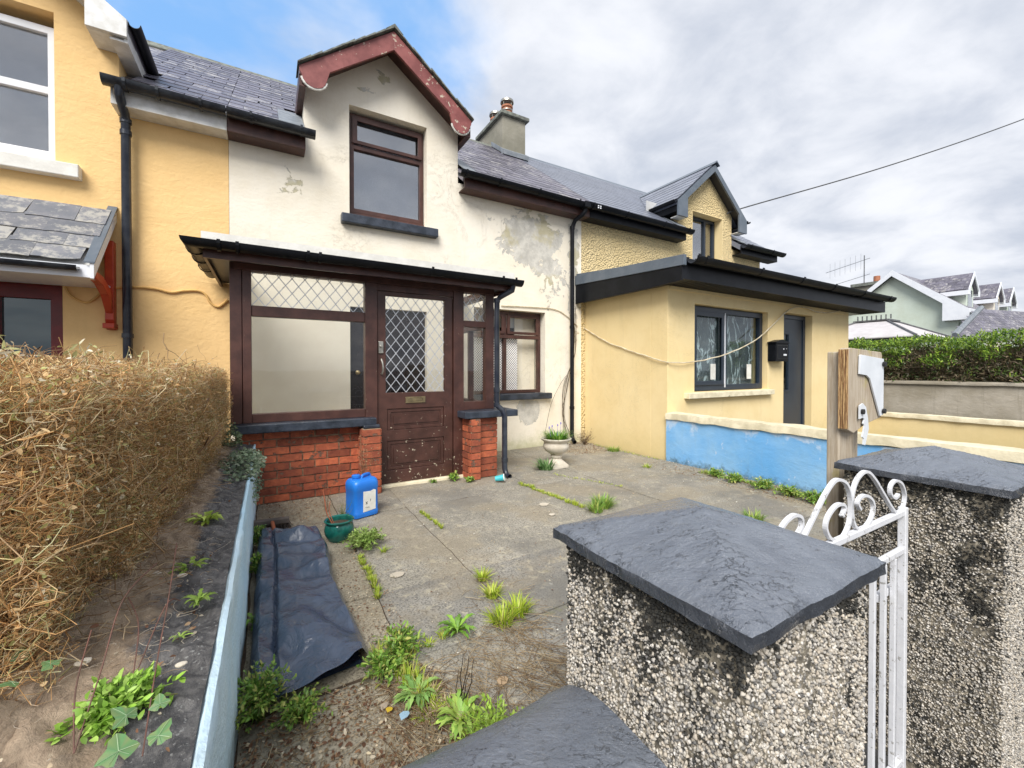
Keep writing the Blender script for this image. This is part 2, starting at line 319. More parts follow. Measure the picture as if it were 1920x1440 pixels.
mx = g.n.new('ShaderNodeMixShader'); mx.inputs[0].default_value = .8; g.l.new(t1.outputs[0], mx.inputs[1]); g.l.new(t2.outputs[0], mx.inputs[2]); g.l.new(mx.outputs[0], g.out.inputs[0])
# lace net curtain: dotted weave
g = newmat('lace'); q = g.map(g.co, sc=(46, 1, 46), rot=(0, 0, 0))
w1 = g.math('SINE', g.math('MULTIPLY', g.node('ShaderNodeSeparateXYZ', Vector=g.co).outputs[0], 150))
w2 = g.math('SINE', g.math('MULTIPLY', g.node('ShaderNodeSeparateXYZ', Vector=g.co).outputs[2], 150))
f = g.ramp(g.math('MULTIPLY', w1, w2), .0, .3)
fin(g, g.mix(f, (.92, .90, .88), (.16, .15, .18)), .9)
# crinkled clear film on new windows
g = newmat('film'); n = g.noise(g.map(g.co, sc=(1.6, 1, .5), rot=(0, .35, 0)), 2.6, 4, .5, .9)
rid = g.ramp(g.math('ABSOLUTE', g.math('SUBTRACT', n, .5)), 0, .035, .75, .14)
tr = g.n.new('ShaderNodeBsdfTransparent'); g.p.inputs['Roughness'].default_value = .25; g.p.inputs['Base Color'].default_value = (.9, .94, .96, 1)
g.l.new(g.bump(n, .8, .03), g.p.inputs['Normal'])
mx = g.n.new('ShaderNodeMixShader'); g.l.new(rid, mx.inputs[0]); g.l.new(tr.outputs[0], mx.inputs[1]); g.l.new(g.p.outputs[0], mx.inputs[2]); g.l.new(mx.outputs[0], g.out.inputs[0])

# ------------------------------------------------------------------ mesh helpers
class MB:
    def __init__(s): s.v = []; s.f = []
    def add(s, vs, fs):
        b = len(s.v); s.v += [tuple(v) for v in vs]; s.f += [tuple(i+b for i in f) for f in fs]; return s
    def box(s, x0, x1, y0, y1, z0, z1):
        vs = [(x, y, z) for z in (z0, z1) for y in (y0, y1) for x in (x0, x1)]
        return s.add(vs, [(0, 2, 3, 1), (4, 5, 7, 6), (0, 1, 5, 4), (2, 6, 7, 3), (0, 4, 6, 2), (1, 3, 7, 5)])
    def slab(s, outer, holes, ax, v0, v1):
        """polygon with holes in a plane, extruded between v0 and v1 on axis ax"""
        loops = [outer]+list(holes)
        def P(p, v): return {'y': (p[0], v, p[1]), 'x': (v, p[0], p[1]), 'z': (p[0], p[1], v)}[ax]
        pts = [p for l in loops for p in l]; tri = tessellate_polygon([[Vector((p[0], p[1], 0)) for p in l] for l in loops])
        n = len(pts); vs = [P(p, v0) for p in pts]+[P(p, v1) for p in pts]
        fs = [tuple(t) for t in tri]+[tuple(i+n for i in reversed(t)) for t in tri]; b = 0
        for l in loops:
            for i in range(len(l)):
                a, c = b+i, b+(i+1) % len(l); fs.append((a, c, c+n, a+n))
            b += len(l)
        return s.add(vs, fs)
    def tube(s, path, r, n=8, cap=True, flat=None):
        path = [Vector(p) for p in path]; k = len(path)
        if not hasattr(r, '__len__'): r = [r]*k
        rings = []; up = None
        for i, p in enumerate(path):
            t = (path[min(i+1, k-1)]-path[max(i-1, 0)]).normalized()
            if up is None: up = t.orthogonal().normalized()
            up = (up-t*up.dot(t)).normalized(); sdv = t.cross(up)
            rings.append([p+(up*math.cos(2*PI*j/n)+sdv*math.sin(2*PI*j/n))*r[i] for j in range(n)])
        vs = [v for rg in rings for v in rg]
        fs = [(i*n+j, i*n+(j+1) % n, (i+1)*n+(j+1) % n, (i+1)*n+j) for i in range(k-1) for j in range(n)]
        if cap: fs += [tuple(range(n))[::-1], tuple((k-1)*n+j for j in range(n))]
        return s.add(vs, fs)
    def lathe(s, prof, c, n=24, jit=0):
        vs = []; fs = []; k = len(prof)
        for (r, z) in prof:
            for j in range(n):
                a = 2*PI*j/n; vs.append((c[0]+r*math.cos(a), c[1]+r*math.sin(a), c[2]+z))
        fs = [(i*n+j, i*n+(j+1) % n, (i+1)*n+(j+1) % n, (i+1)*n+j) for i in range(k-1) for j in range(n)]
        return s.add(vs, fs)
    def sweep(s, prof, path, upv=(0, 0, 1), closed=True):
        """profile (u,w) swept along straight path pieces; u = sideways, w = up"""
        path = [Vector(p) for p in path]; k = len(path); m = len(prof); vs = []; up = Vector(upv)
        for i, p in enumerate(path):
            t0 = (path[i]-path[i-1]).normalized() if i else None; t1 = (path[i+1]-path[i]).normalized() if i < k-1 else None
            t = ((t0 or t1)+(t1 or t0)).normalized(); sdv = t.cross(up).normalized()
            sc = 1/max(.3, (t.dot(t1 or t0))); w = sdv.cross(t)
            vs += [p+sdv*u*sc+w*q for (u, q) in prof]
        fs = [(i*m+j, i*m+(j+1) % m, (i+1)*m+(j+1) % m, (i+1)*m+j) for i in range(k-1) for j in range(m if closed else m-1)]
        if closed: fs += [tuple(range(m))[::-1], tuple((k-1)*m+j for j in range(m))]
        return s.add(vs, fs)

def link(name, me, m, parent=None, label=None, smooth=False, bevel=0, kind=None):
    o = bpy.data.objects.new(name, me); C.objects.link(o)
    if m: me.materials.append(M[m])
    if smooth:
        me.polygons.foreach_set('use_smooth', [True]*len(me.polygons))
    if bevel:
        b = o.modifiers.new('b', 'BEVEL'); b.width = bevel; b.segments = 2; b.limit_method = 'ANGLE'
    if parent:
        o.parent = parent
        r = parent; off = Vector((0, 0, 0))
        while r: off += r.location; r = r.parent
        o.location = -off
    if label: o['label'] = label
    if kind: o['kind'] = kind
    return o
def part(name, mb, m, parent=None, label=None, smooth=False, bevel=0, kind=None):
    me = bpy.data.meshes.new(name); me.from_pydata(mb.v, [], mb.f)
    bm = bmesh.new(); bm.from_mesh(me); bmesh.ops.recalc_face_normals(bm, faces=bm.faces); bm.to_mesh(me); bm.free()
    o = link(name, me, m, parent, label, smooth, bevel, kind)
    if smooth:
        try: me.set_sharp_from_angle(angle=math.radians(40))
        except Exception: pass
    return o
def tag(o, label, cat, group=None):
    o['label'] = label; o['category'] = cat
    if group: o['group'] = group
    return o
def thing(name, loc, label, cat, group=None):
    o = bpy.data.objects.new(name, None); C.objects.link(o); o.location = loc; o.empty_display_size = .1
    return tag(o, label, cat, group)
def struct(o): o['kind'] = 'structure'; return o
def fast(name, V, Fc, col=None, m=None, parent=None, smooth=False, kind=None, label=None):
    V = np.asarray(V, np.float32).reshape(-1, 3); Fc = np.asarray(Fc, np.int32); k = Fc.shape[1]
    me = bpy.data.meshes.new(name); me.vertices.add(len(V)); me.vertices.foreach_set('co', V.ravel())
    me.loops.add(Fc.size); me.loops.foreach_set('vertex_index', Fc.ravel())
    me.polygons.add(len(Fc)); me.polygons.foreach_set('loop_start', np.arange(0, Fc.size, k, dtype=np.int32))
    me.polygons.foreach_set('loop_total', np.full(len(Fc), k, np.int32)); me.update(calc_edges=True)
    if col is not None:
        a = me.attributes.new('pc', 'FLOAT_COLOR', 'POINT'); c4 = np.ones((len(V), 4), np.float32); c4[:, :3] = col; a.data.foreach_set('color', c4.ravel())
    me.validate()
    return link(name, me, m, parent, label, smooth, 0, kind)
def norm(a): return a/np.maximum(np.linalg.norm(a, axis=-1, keepdims=True), 1e-9)
def twigs(P, r, sides=3):
    """P (n,k,3) paths, r (n,k) radii -> verts, quads"""
    n, k, _ = P.shape; t = np.zeros_like(P); t[:, 1:-1] = P[:, 2:]-P[:, :-2]; t[:, 0] = P[:, 1]-P[:, 0]; t[:, -1] = P[:, -1]-P[:, -2]; t = norm(t)
    a = norm(rng.normal(size=(n, 1, 3))); u = norm(np.cross(t, np.broadcast_to(a, t.shape))); w = np.cross(t, u)
    ang = np.arange(sides)*2*PI/sides
    V = P[:, :, None]+r[:, :, None, None]*(u[:, :, None]*np.cos(ang)[None, None, :, None]+w[:, :, None]*np.sin(ang)[None, None, :, None])
    idx = np.arange(n*k*sides).reshape(n, k, sides); nx = np.roll(idx, -1, 2)
    Fq = np.stack([idx[:, :-1], nx[:, :-1], nx[:, 1:], idx[:, 1:]], -1).reshape(-1, 4)
    return V.reshape(-1, 3), Fq, k*sides
def leaves(B, D, Nn, L, Wd, droop=.15):
    """n leaves: base B, direction D, normal Nn, length L, width Wd -> 7 verts, 4 quads-ish as quads"""
    n = len(B); D = norm(D); s = norm(np.cross(D, Nn)); up = np.cross(s, D); L = L[:, None]; Wd = Wd[:, None]
    c0 = B; c1 = B+D*L*.45-up*L*.0; c2 = B+D*L*.95-up*L*droop
    l1 = B+D*L*.3+s*Wd*.5+up*Wd*.15; l2 = B+D*L*.68+s*Wd*.40+up*Wd*.10-up*L*droop*.5
    r1 = B+D*L*.3-s*Wd*.5+up*Wd*.15; r2 = B+D*L*.68-s*Wd*.40+up*Wd*.10-up*L*droop*.5
    V = np.stack([c0, c1, c2, l1, l2, r1, r2], 1).reshape(-1, 3); b = np.arange(n)[:, None]*7
    Fq = np.concatenate([b+np.array([[0, 1, 4, 3]]), b+np.array([[1, 2, 4, 4]])[:, :4]], 0)
    Fq = np.concatenate([b+np.array([[0, 3, 1, 1]]), b+np.array([[0, 1, 5, 5]])], 0)  # replaced below by tris
    T = np.array([[0, 3, 1], [3, 4, 1], [4, 2, 1], [0, 1, 5], [5, 1, 6], [6, 1, 2]])
    Ft = (np.arange(n)[:, None, None]*7+T[None]).reshape(-1, 3)
    return V, Ft, 7
def pick(cols, n, jit=.12):
    c = np.array(cols)[rng.integers(0, len(cols), n)]; return np.clip(c*(1+rng.normal(0, jit, (n, 1))), 0.004, 1)

# ------------------------------------------------------------------ ground
gmb = MB(); gmb.add([(-300, -300, -.34), (300, -300, -.34), (300, 300, -.34), (-300, 300, -.34)], [(0, 1, 2, 3)])
struct(part('ground', gmb, 'asphalt'))
YX0, YX1 = -.1, 4.88
mb = MB(); mb.box(-.12, 1.12, .5, 1.15, -.36, -.012); mb.box(2.3, 4.90, .5, 1.15, -.36, -.012); mb.box(-.12, 4.90, 1.1505, 5.85, -.36, -.012)
yard = struct(part('yard_floor', mb, 'soil'))
xc = [-.1, .53, 1.12, 2.55, 3.35, 4.885]; yc = [.55, 1.83, 2.46, 3.88, 5.85]
for i in range(len(xc)-1):
    for j in range(len(yc)-1):
        x0, x1, y0, y1 = xc[i]+.003, xc[i+1]-.003, yc[j]+.003, yc[j+1]-.003
        if i == 0 and j == 0: y1 -= .02
        if i == 2 and j == 0: y0 = 1.16
        if j == 0 and i == 1: x1 = 1.12

        nx = max(3, int((x1-x0)/.06)); ny = max(3, int((y1-y0)/.06)); b = MB(); vs = []; z0 = random.uniform(-.004, .004)
        for b_ in range(ny+1):
            for a_ in range(nx+1):
                x = x0+(x1-x0)*a_/nx; y = y0+(y1-y0)*b_/ny
                e = min(a_, nx-a_, b_, ny-b_); z = z0+noise.noise((x*2, y*2, 0))*.006+noise.noise((x*9, y*9, 3))*.0025-(.006 if e == 0 else 0)
                ex = noise.noise((x*7, y*7, 9))*.012 if e == 0 else 0
                vs.append((x+ex, y+ex, z))
        fs = [(b_*(nx+1)+a_, b_*(nx+1)+a_+1, (b_+1)*(nx+1)+a_+1, (b_+1)*(nx+1)+a_) for b_ in range(ny) for a_ in range(nx)]
        b.add(vs, fs); loop = [a_ for a_ in range(nx+1)]+[(nx+1)*b_+nx for b_ in range(1, ny+1)]+[(nx+1)*ny+a_ for a_ in range(nx-1, -1, -1)]+[(nx+1)*b_ for b_ in range(ny-1, 0, -1)]
        base = [(vs[q][0], vs[q][1], -.05) for q in loop]; n0 = len(b.v); b.v += base
        for q in range(len(loop)): b.f.append((loop[q], loop[(q+1) % len(loop)], n0+(q+1) % len(loop), n0+q))
        mt = 'concrete_tan' if (i == 0) else ('concrete_dark' if (i, j) in ((2, 0), (2, 1), (1, 1)) else 'concrete')
        part('concrete_slab', b, mt, yard, smooth=False)

# ------------------------------------------------------------------ roofs and slates
EY, EZ, RY, RZ = 5.6, 4.15, 8.7, 6.47; SL = (RZ-EZ)/(RY-EY); SA = math.atan(SL)
def slate_mesh(w, l, t=.007, jag=.006, seed=0):
    r = random.Random(seed); b = MB(); n = 5
    top = [(-w/2+w*i/n, r.uniform(-jag, jag)) for i in range(n+1)]
    if jag > .004 and r.random() < .4: top[0] = (top[0][0]+.012, .022)
    if jag > .004 and r.random() < .4: top[-1] = (top[-1][0]-.012, .022)
    out = top+[(w/2, l), (-w/2, l)]; b.slab(out, [], 'z', 0, t)
    me = bpy.data.meshes.new('slate'); me.from_pydata(b.v, [], b.f); return me
def mk_roof_slates(roof, root, x0, x1, w, l, matn, skip, n_max, origin, slope_vec, right_vec, rows, name='slate', jag=.006, start=.0, jit=.004, tilt=.028, keep=None):
    """lay slates on a plane: origin at eave left, right_vec along eave, slope_vec up the slope"""
    mats = []
    for k in range(5):
        me = slate_mesh(w*.985, l*1.35, .007, jag, k); me.materials.append(M[matn]); mats.append(me)
    rv = Vector(right_vec).normalized(); sv = Vector(slope_vec).normalized(); nv = rv.cross(sv).normalized()
    rows_l = []
    for r in range(rows):
        x = x0
        while x < x1-.03:
            ww = w*.5 if (r % 2 and x == x0) else w
            ww = min(ww, x1-x); c = x+ww/2; x += ww
            p = Vector(origin)+rv*(c)+sv*(r*l+start)+nv*.02
            if skip and skip(p, c): continue
            rows_l.append((p, r, ww))
    rows_l.sort(key=lambda q: (q[0]-cam.location).length)
    rest = MB(); off = Vector((0, 0, 0)); rr = roof
    while rr: off += rr.location; rr = rr.parent
    short = {}
    for q, (p, r, ww) in enumerate(rows_l):
        sv2 = (sv-nv*tilt).normalized(); nv2 = rv.cross(sv2).normalized()
        p = p+rv*random.uniform(-jit, jit)+sv*random.uniform(-jit, jit)*1.5+nv*random.uniform(0, jit)*.7
        mt = Matrix((rv, sv2, nv2)).transposed().to_4x4(); mt.translation = p
        me = random.choice(mats)
        if abs(ww-w) > .002:
            kk_ = round(ww, 2)
            if kk_ not in short: short[kk_] = slate_mesh(ww*.985, l*1.35, .007, min(jag, .004), 9); short[kk_].materials.append(M[matn])
            me = short[kk_]
        if q < n_max:
            o = bpy.data.objects.new(name, me); C.objects.link(o); o.parent = roof
            o.matrix_parent_inverse = Matrix(); mt.translation = p-off-Vector((0, 0, 0)) if False else p-(off)
            o.matrix_basis = mt
        else:
            rest.add([mt @ v.co for v in me.vertices], [tuple(f.vertices) for f in me.polygons])
    if rest.v: part(name, rest, matn, roof, kind='stuff')

# dormer data: centre, half wall width, foot half width, apex z (top), slope, front Y of the verge
DC = dict(cx=1.43, hw=1.03, fw=1.10, za=5.69, s=.76, y0=5.5)
DY = dict(cx=-2.31, hw=.995, fw=1.13, za=5.60, s=.76, y0=5.5)
DR = dict(cx=8.37, hw=.95, fw=1.2, za=5.74, s=.84, y0=5.62)
def dz(d, x): return d['za']-d['s']*abs(x-d['cx'])
def in_dormer(d):
    def f(p, c):
        if abs(p.x-d['cx']) > d['hw']+.12: return False
        return p.z < dz(d, p.x)-.02 or p.y < 5.9
    return f
def gutter(parent, path, m='black_pvc', r=.058, label=None, name='gutter'):
    prof = [(r*math.cos(a), r*math.sin(a)) for a in np.linspace(0, -PI, 9)]+[((r-.006)*math.cos(a), (r-.006)*math.sin(a)) for a in np.linspace(-PI, 0, 9)]
    b = MB(); b.sweep(prof, path); return part(name, b, m, parent, label, smooth=True)
def bracket_ring(parent, x, y, z, ax='x', r=.064, m='black_pvc', w=.025, name='gutter_bracket'):
    prof = [(r*math.cos(a), r*math.sin(a)) for a in np.linspace(.15, -PI-.15, 9)]+[((r-.009)*math.cos(a), (r-.009)*math.sin(a)) for a in np.linspace(-PI-.15, .15, 9)]
    d = Vector((w/2, 0, 0)) if ax == 'x' else Vector((0, w/2, 0)); b = MB(); b.sweep(prof, [Vector((x, y, z))-d, Vector((x, y, z))+d]); return part(name, b, m, parent)

def main_roof(root, x0, x1, dorm, matn, w=.29, l=.215, nmax=300, end_r=False, xs=None, keepall=False, jag=.005):
    """roof slab both sides, cut round the dormer, with slates as sub-parts"""
    b = MB(); t = .12
    def strip(a, c, ys):
        zt = lambda y: EZ+(y-EY)*SL-.005
        b.slab([(ys, zt(ys)), (RY, zt(RY)), (RY, zt(RY)-t), (ys, zt(ys)-t)], [], 'x', a, c)
    if dorm:
        a, c = dorm['cx']-dorm['hw']-.0, dorm['cx']+dorm['hw']+.0
        if a > x0: strip(x0, a, EY)
        if c < x1: strip(c, x1, EY)
        strip(max(a, x0), min(c, x1), EY+(dorm['za']-.75-EZ)/SL)
    else: strip(x0, x1, EY)
    b.slab([(RY, RZ-.005), (12.0, RZ-.005-(12.0-RY)*SL), (12.0, RZ-.005-(12.0-RY)*SL-t), (RY, RZ-.005-t)], [], 'x', x0, x1)
    roof = part('roof', b, 'slate_old' if matn == 'slate_old' else matn, root)
    sx0, sx1 = xs or (x0, x1)
    mk_roof_slates(roof, root, 0, sx1-sx0, w, l, matn, in_dormer(dorm) if dorm else None, nmax, (sx0, EY-.02, EZ), (0, 1, SL), (1, 0, 0), int(3.97/l), jag=jag, jit=.003 if jag > .004 else .001, tilt=.022)
    rb = MB(); rb.slab([(RY-.13, RZ-.07), (RY, RZ+.07), (RY+.13, RZ-.07), (RY+.12, RZ-.09), (RY, RZ+.04), (RY-.12, RZ-.09)], [], 'x', x0, x1)
    part('ridge_tile', rb, 'moss_slate' if matn == 'slate_old' else 'grey_trim', roof)
    return roof

def dormer(root, d, matn, barge, soff, slates=False, foot=True, bh=.24, bt=.04, back=None, edge=None, boxed=False, fas=None, bd=.30):
    yb = EY+(d['za']-EZ)/SL+.15
    if back: yb = back
    t = .09; r = MB()
    for sg in (-1, 1):
        xe = d['cx']+sg*d['fw']; ze = d['za']-d['s']*d['fw']
        r.slab([(d['cx'], d['za']), (xe, ze), (xe, ze-t), (d['cx'], d['za']-t)], [], 'y', d['y0'], yb)
    ro = part('dormer_roof', r, matn, root)
    if slates:
        for sg in (-1,):
            s = Vector((-sg, 0, d['s'])).normalized(); rv = Vector((0, -sg*1, 0)) if sg == 1 else Vector((0, 1, 0))
            o = Vector((d['cx']+sg*(d['fw']+.015), d['y0']-.03 if sg == -1 else yb, d['za']-d['s']*d['fw']-.008))
            rv = Vector((0, -1, 0)) if sg == -1 else Vector((0, 1, 0))
            o = Vector((d['cx']+sg*(d['fw']+.015), yb if sg == -1 else d['y0']-.03, d['za']-d['s']*d['fw']-.008))
            ln = d['fw']*math.sqrt(1+d['s']**2)
            mk_roof_slates(ro, root, 0, yb-d['y0']+.03, .28, .2, slates, None, 120, o, s, rv, int(ln/.2)+0, jag=.002 if slates == 'slate_new' else .006, jit=.002)
    # verge boards
    for sg in (-1, 1):
        b = MB(); fx = d['fw']; zt = lambda u: d['za']-.015-d['s']*u
        if foot:
            out = [(0, zt(0))]+[(fx, zt(fx))]
            # rounded lobe at the foot
            cu, cz, rr = fx-.16, zt(fx-.16)-.20, .135
            out += [(fx-.005, zt(fx)-.05)]+[(cu+rr*math.cos(a), cz+rr*math.sin(a)) for a in np.linspace(-.1, -PI+.15, 9)]
            out += [(cu-.17, zt(cu-.17)-bh*.92), (0, zt(0)-bh)]
        elif boxed:
            out = [(0, zt(0)), (fx, zt(fx)), (fx, zt(fx)-bd), (fx-.30, zt(fx)-bd), (fx-.30, zt(fx-.30)-bh), (0, zt(0)-bh)]
        else: out = [(0, zt(0)), (fx, zt(fx)), (fx, zt(fx)-bh), (0, zt(0)-bh)]
        b.slab([(d['cx']+sg*u, z) for u, z in out], [], 'y', d['y0']-bt, d['y0']-.002)
        bb = part('bargeboard', b, barge, root, bevel=.003)
        if foot:
            q = MB(); ps = [(d['cx']+sg*(cu+(rr+.004)*math.cos(a)), d['y0']-bt*.5, cz+(rr+.004)*math.sin(a)) for a in np.linspace(-.25, -PI+.2, 12)]
            q.tube(ps, [.012+.006*random.random() for _ in ps], 6); part('lobe_edge', q, 'white_sill', bb)
        if boxed:
            q = MB(); xo = sorted((d['cx']+sg*(fx-.30), d['cx']+sg*fx)); zb_ = zt(fx)-bd; q.box(xo[0]+.002, xo[1]-.032 if sg > 0 else xo[1]-.002, d['y0'], 5.797, zb_, zb_+.012) if sg > 0 else q.box(xo[0]+.032, xo[1]-.002, d['y0'], 5.797, zb_, zb_+.012); part('box_soffit', q, 'white_soffit', root)
        # soffit under the verge and the side eave board
        q = MB(); zs = lambda u: d['za']-t-.003-d['s']*u
        q.slab([(d['cx'], zs(0)-.0), (d['cx']+sg*fx, zs(fx)), (d['cx']+sg*fx, zs(fx)-.02), (d['cx'], zs(0)-.02)], [], 'y', d['y0'], 5.798)
        part('soffit', q, soff, root)
        q = MB(); zf = zs(fx); xe = d['cx']+sg*fx; xw = d['cx']+sg*d['hw']
        q.box(min(xe, xe-sg*.03), max(xe, xe-sg*.03), d['y0'], yb-1.0, zf-.13, zf-.003)
        q.box(min(xw, xe-sg*.031), max(xw, xe-sg*.031), d['y0']+.001, yb-1.0, zf-.13, zf-.11)
        part('eave_board', q, fas or soff, root)
        if edge:
            e = MB(); n = 9
            for i in range(n):
                u0, u1 = fx*i/n, fx*(i+1)/n+.02; jz = random.uniform(0, .008)
                e.slab([(d['cx']+sg*u0, d['za']+.032+jz-d['s']*u0), (d['cx']+sg*u1, d['za']+.018+jz-d['s']*u1), (d['cx']+sg*u1, d['za']+.004+jz-d['s']*u1), (d['cx']+sg*u0, d['za']+.004+jz-d['s']*u0)], [], 'y', d['y0']-.07-random.uniform(0, .02), d['y0']+.25)
            part('verge_slates', e, edge, ro)
    # cheeks
    for sg in (-1, 1):
        b = MB(); xw = d['cx']+sg*d['hw']; zc = d['za']-d['s']*d['hw']-.1
        b.box(min(xw, xw-sg*.14), max(xw, xw-sg*.14), 6.101, 7.6, 3.9, zc); yield b
    rt = MB(); rt.slab([(d['cx']-.11, d['za']-.045), (d['cx'], d['za']+.055), (d['cx']+.11, d['za']-.045), (d['cx'], d['za']+.02)], [], 'y', d['y0']-.08, yb)
    part('ridge_tile', rt, 'moss_slate' if edge else 'grey_trim', ro)

def rect(x0, x1, z0, z1): return [(x0, z0), (x1, z0), (x1, z1), (x0, z1)]
def window(root, x0, x1, z0, z1, y, m, glassm, bars_x=(), bars_z=(), fw=.05, d=.06, name='window', plate=0.012, trans=()):
    """outer frame with bars; panes as sub-parts.  bars_*: centre positions; trans: (x0,x1,z) partial bars"""
    b = MB(); xs = [x0]+sorted(bars_x)+[x1]; zs = [z0]+sorted(bars_z)+[z1]; holes = []
    for i in range(len(xs)-1):
        for j in range(len(zs)-1):
            a0 = xs[i]+(fw if i == 0 else fw*.5); a1 = xs[i+1]-(fw if i == len(xs)-2 else fw*.5)
            c0 = zs[j]+(fw if j == 0 else fw*.5); c1 = zs[j+1]-(fw if j == len(zs)-2 else fw*.5); holes.append((a0, a1, c0, c1))
    b.slab(rect(x0, x1, z0, z1), [rect(*h) for h in holes], 'y', y, y+d)
    w = part(name, b, m, root, bevel=.004)
    for h in holes:
        q = MB(); q.box(h[0]-.004, h[1]+.004, y+d*.55, y+d*.55+.006, h[2]-.004, h[3]+.004); part('pane', q, glassm, w)
    return w, holes

# ================================================================== CREAM HOUSE
house = thing('terraced_house', (2.2, 5.8, 0), 'cream rendered house with peeling paint, brown porch and red-brown gable boards', 'house')
w = MB(); W0, W1 = -.378, 4.83
w.slab([(W0, -.05), (W1, -.05), (W1, 4.08), (2.46, 4.08), (2.46, dz(DC, 2.46)-.1), (1.43, 5.588), (.40, dz(DC, .40)-.1), (.40, 4.08), (W0, 4.08)],
       [rect(.93, 1.98, 3.34, 4.76), rect(2.72, 4.05, .885, 2.25), rect(.93, 1.97, .12, 2.12)], 'y', 5.8, 6.1)
wall = part('wall', w, 'cream', house, bevel=0)
s = MB()
for x in (W0+.001, W1-.12): s.slab([(6.101, -.05), (11.8, -.05), (11.8, 4.0), (RY, RZ-.15), (6.101, 4.38)], [], 'x', x, x+.119)
s.box(W0+.13, W1-.13, 11.7, 11.79, -.05, 4.0)
part('party_wall', s, 'mortar', house)
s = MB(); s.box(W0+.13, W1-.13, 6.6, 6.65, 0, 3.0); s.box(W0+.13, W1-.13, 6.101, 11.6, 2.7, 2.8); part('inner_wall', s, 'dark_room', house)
main_roof(house, W0, W1, DC, 'slate_old', nmax=300, xs=(W0, 4.95))
for b in dormer(house, DC, 'slate_old', 'barge_red', 'brown_wood', foot=True, edge='moss_slate'): part('dormer_cheek', b, 'cream', house)
for x0, x1 in ((2.47, 2.66), (.12, .39)):
    lf = MB(); lf.slab([(5.57, 4.185), (6.2, 4.65), (6.2, 4.662), (5.57, 4.197)], [], 'x', x0, x1); part('lead_flashing', lf, 'lead', house)
# eave fascias and gutters
for x0, x1 in ((W0, .40), (2.47, W1)):
    f = MB(); f.box(x0, x1, 5.572, 5.597, 3.93, 4.13); f.box(x0, x1, 5.598, 5.798, 3.93, 3.945); part('fascia', f, 'brown_wood', house, bevel=.003)
gutter(house, [(W0+.003, 5.492, 4.12), (.50, 5.492, 4.11)], 'old_black', .074); gutter(house, [(2.36, 5.492, 4.12), (4.62, 5.492, 4.105)], 'black_pvc', .074)
for x in (-.15, .35): bracket_ring(house, x, 5.492, 4.115, m='old_black', r=.082)
for x in (2.45, 3.0, 3.7, 4.5): bracket_ring(house, x, 5.492, 4.112, r=.082)
# upstairs window
win, _ = window(house, .955, 1.97, 3.41, 4.73, 5.93, 'brown_wood', 'glass_up', (), (4.29,), fw=.055, d=.07)
q = MB(); q.slab(rect(.985, 1.94, 4.33, 4.70), [rect(1.05, 1.885, 4.375, 4.635)], 'y', 5.905, 5.932); part('sash', q, 'brown_wood', win, bevel=.003)
q = MB(); q.box(.82, 2.12, 5.70, 5.93, 3.19, 3.31); part('window_sill', q, 'black_sill', house, bevel=.012)
q = MB(); q.box(.94, 1.98, 5.93, 6.0, 3.312, 3.409); part('sub_sill', q, 'brown_wood', house)
# blinds / pale back of the room seen through the upstairs pane
q = MB(); q.box(.7, 2.2, 6.16, 6.18, 3.0, 5.0); part('blind', q, 'curtain', house)
# lower window
win, hs = window(house, 2.73, 4.04, .90, 2.24, 5.93, 'brown_wood', 'glass_porch', (3.345,), (), fw=.05, d=.07)
q = MB(); q.box(2.78, 3.99, 5.915, 5.99, 1.80, 1.86); part('transom', q, 'brown_wood', win, bevel=.003)
for a, c in ((2.79, 3.32), (3.375, 3.985)):
    q = MB(); q.slab(rect(a, c, 1.87, 2.19), [rect(a+.05, c-.05, 1.915, 2.145)], 'y', 5.905, 5.929); part('sash', q, 'brown_wood', win, bevel=.003)
q = MB(); q.box(2.66, 4.13, 5.70, 5.93, .80, .898); part('window_sill', q, 'black_sill', house, bevel=.012)
q = MB(); q.box(2.74, 3.62, 6.004, 6.008, .9, 1.82); part('net_curtain', q, 'lace', house)
q = MB(); q.box(3.63, 4.04, 6.11, 6.13, .9, 2.2); part('shutter_board', q, 'cream', house)
q = MB(); q.box(2.7, 4.04, 6.14, 6.16, 2.0, 2.24); part('blind', q, 'curtain', house)
q = MB(); q.slab(rect(-.19, 2.45, .12, 2.57), [rect(.93, 1.97, .12, 2.12)], 'y', 5.785, 5.797); part('porch_back_lit_panel', q, 'lit_inner_paint', house)  # added panel in brightened cream, so the back wall reads as lit
q = MB(); q.box(-.19, 2.28, 4.87, 5.78, .0, .03); part('porch_floor', q, 'coping_cream', house)  # pale floor added to bounce light up into the porch
q = MB(); q.box(-.19, .80, 4.862, 4.87, .03, .70); part('porch_bounce_panel', q, 'lit_inner_paint', house)  # pale panel added behind the brickwork to bounce light
q = MB(); q.box(-.198, -.19, 4.73, 5.78, .1, 2.4); part('porch_bounce_panel', q, 'lit_inner_paint', house)  # second added panel, inside the left flank, also bouncing light
# inner door in the porch
q = MB(); q.slab(rect(.935, 1.965, .125, 2.115), [], 'y', 5.86, 5.90); q.slab(rect(1.05, 1.85, .3, 1.0), [rect(1.1, 1.8, .35, .95)], 'y', 5.845, 5.859)
idoor = part('inner_door', q, 'dark_door', house); q = MB(); q.lathe([(0, 0), (.02, 0), (.03, .01), (.03, .03), (.0, .045)], (0, 0, 0), 12)
q.v = [(x+1.03, 5.845-z, y+1.25) for x, y, z in q.v]; part('door_knob', q, 'brass', idoor, smooth=True)
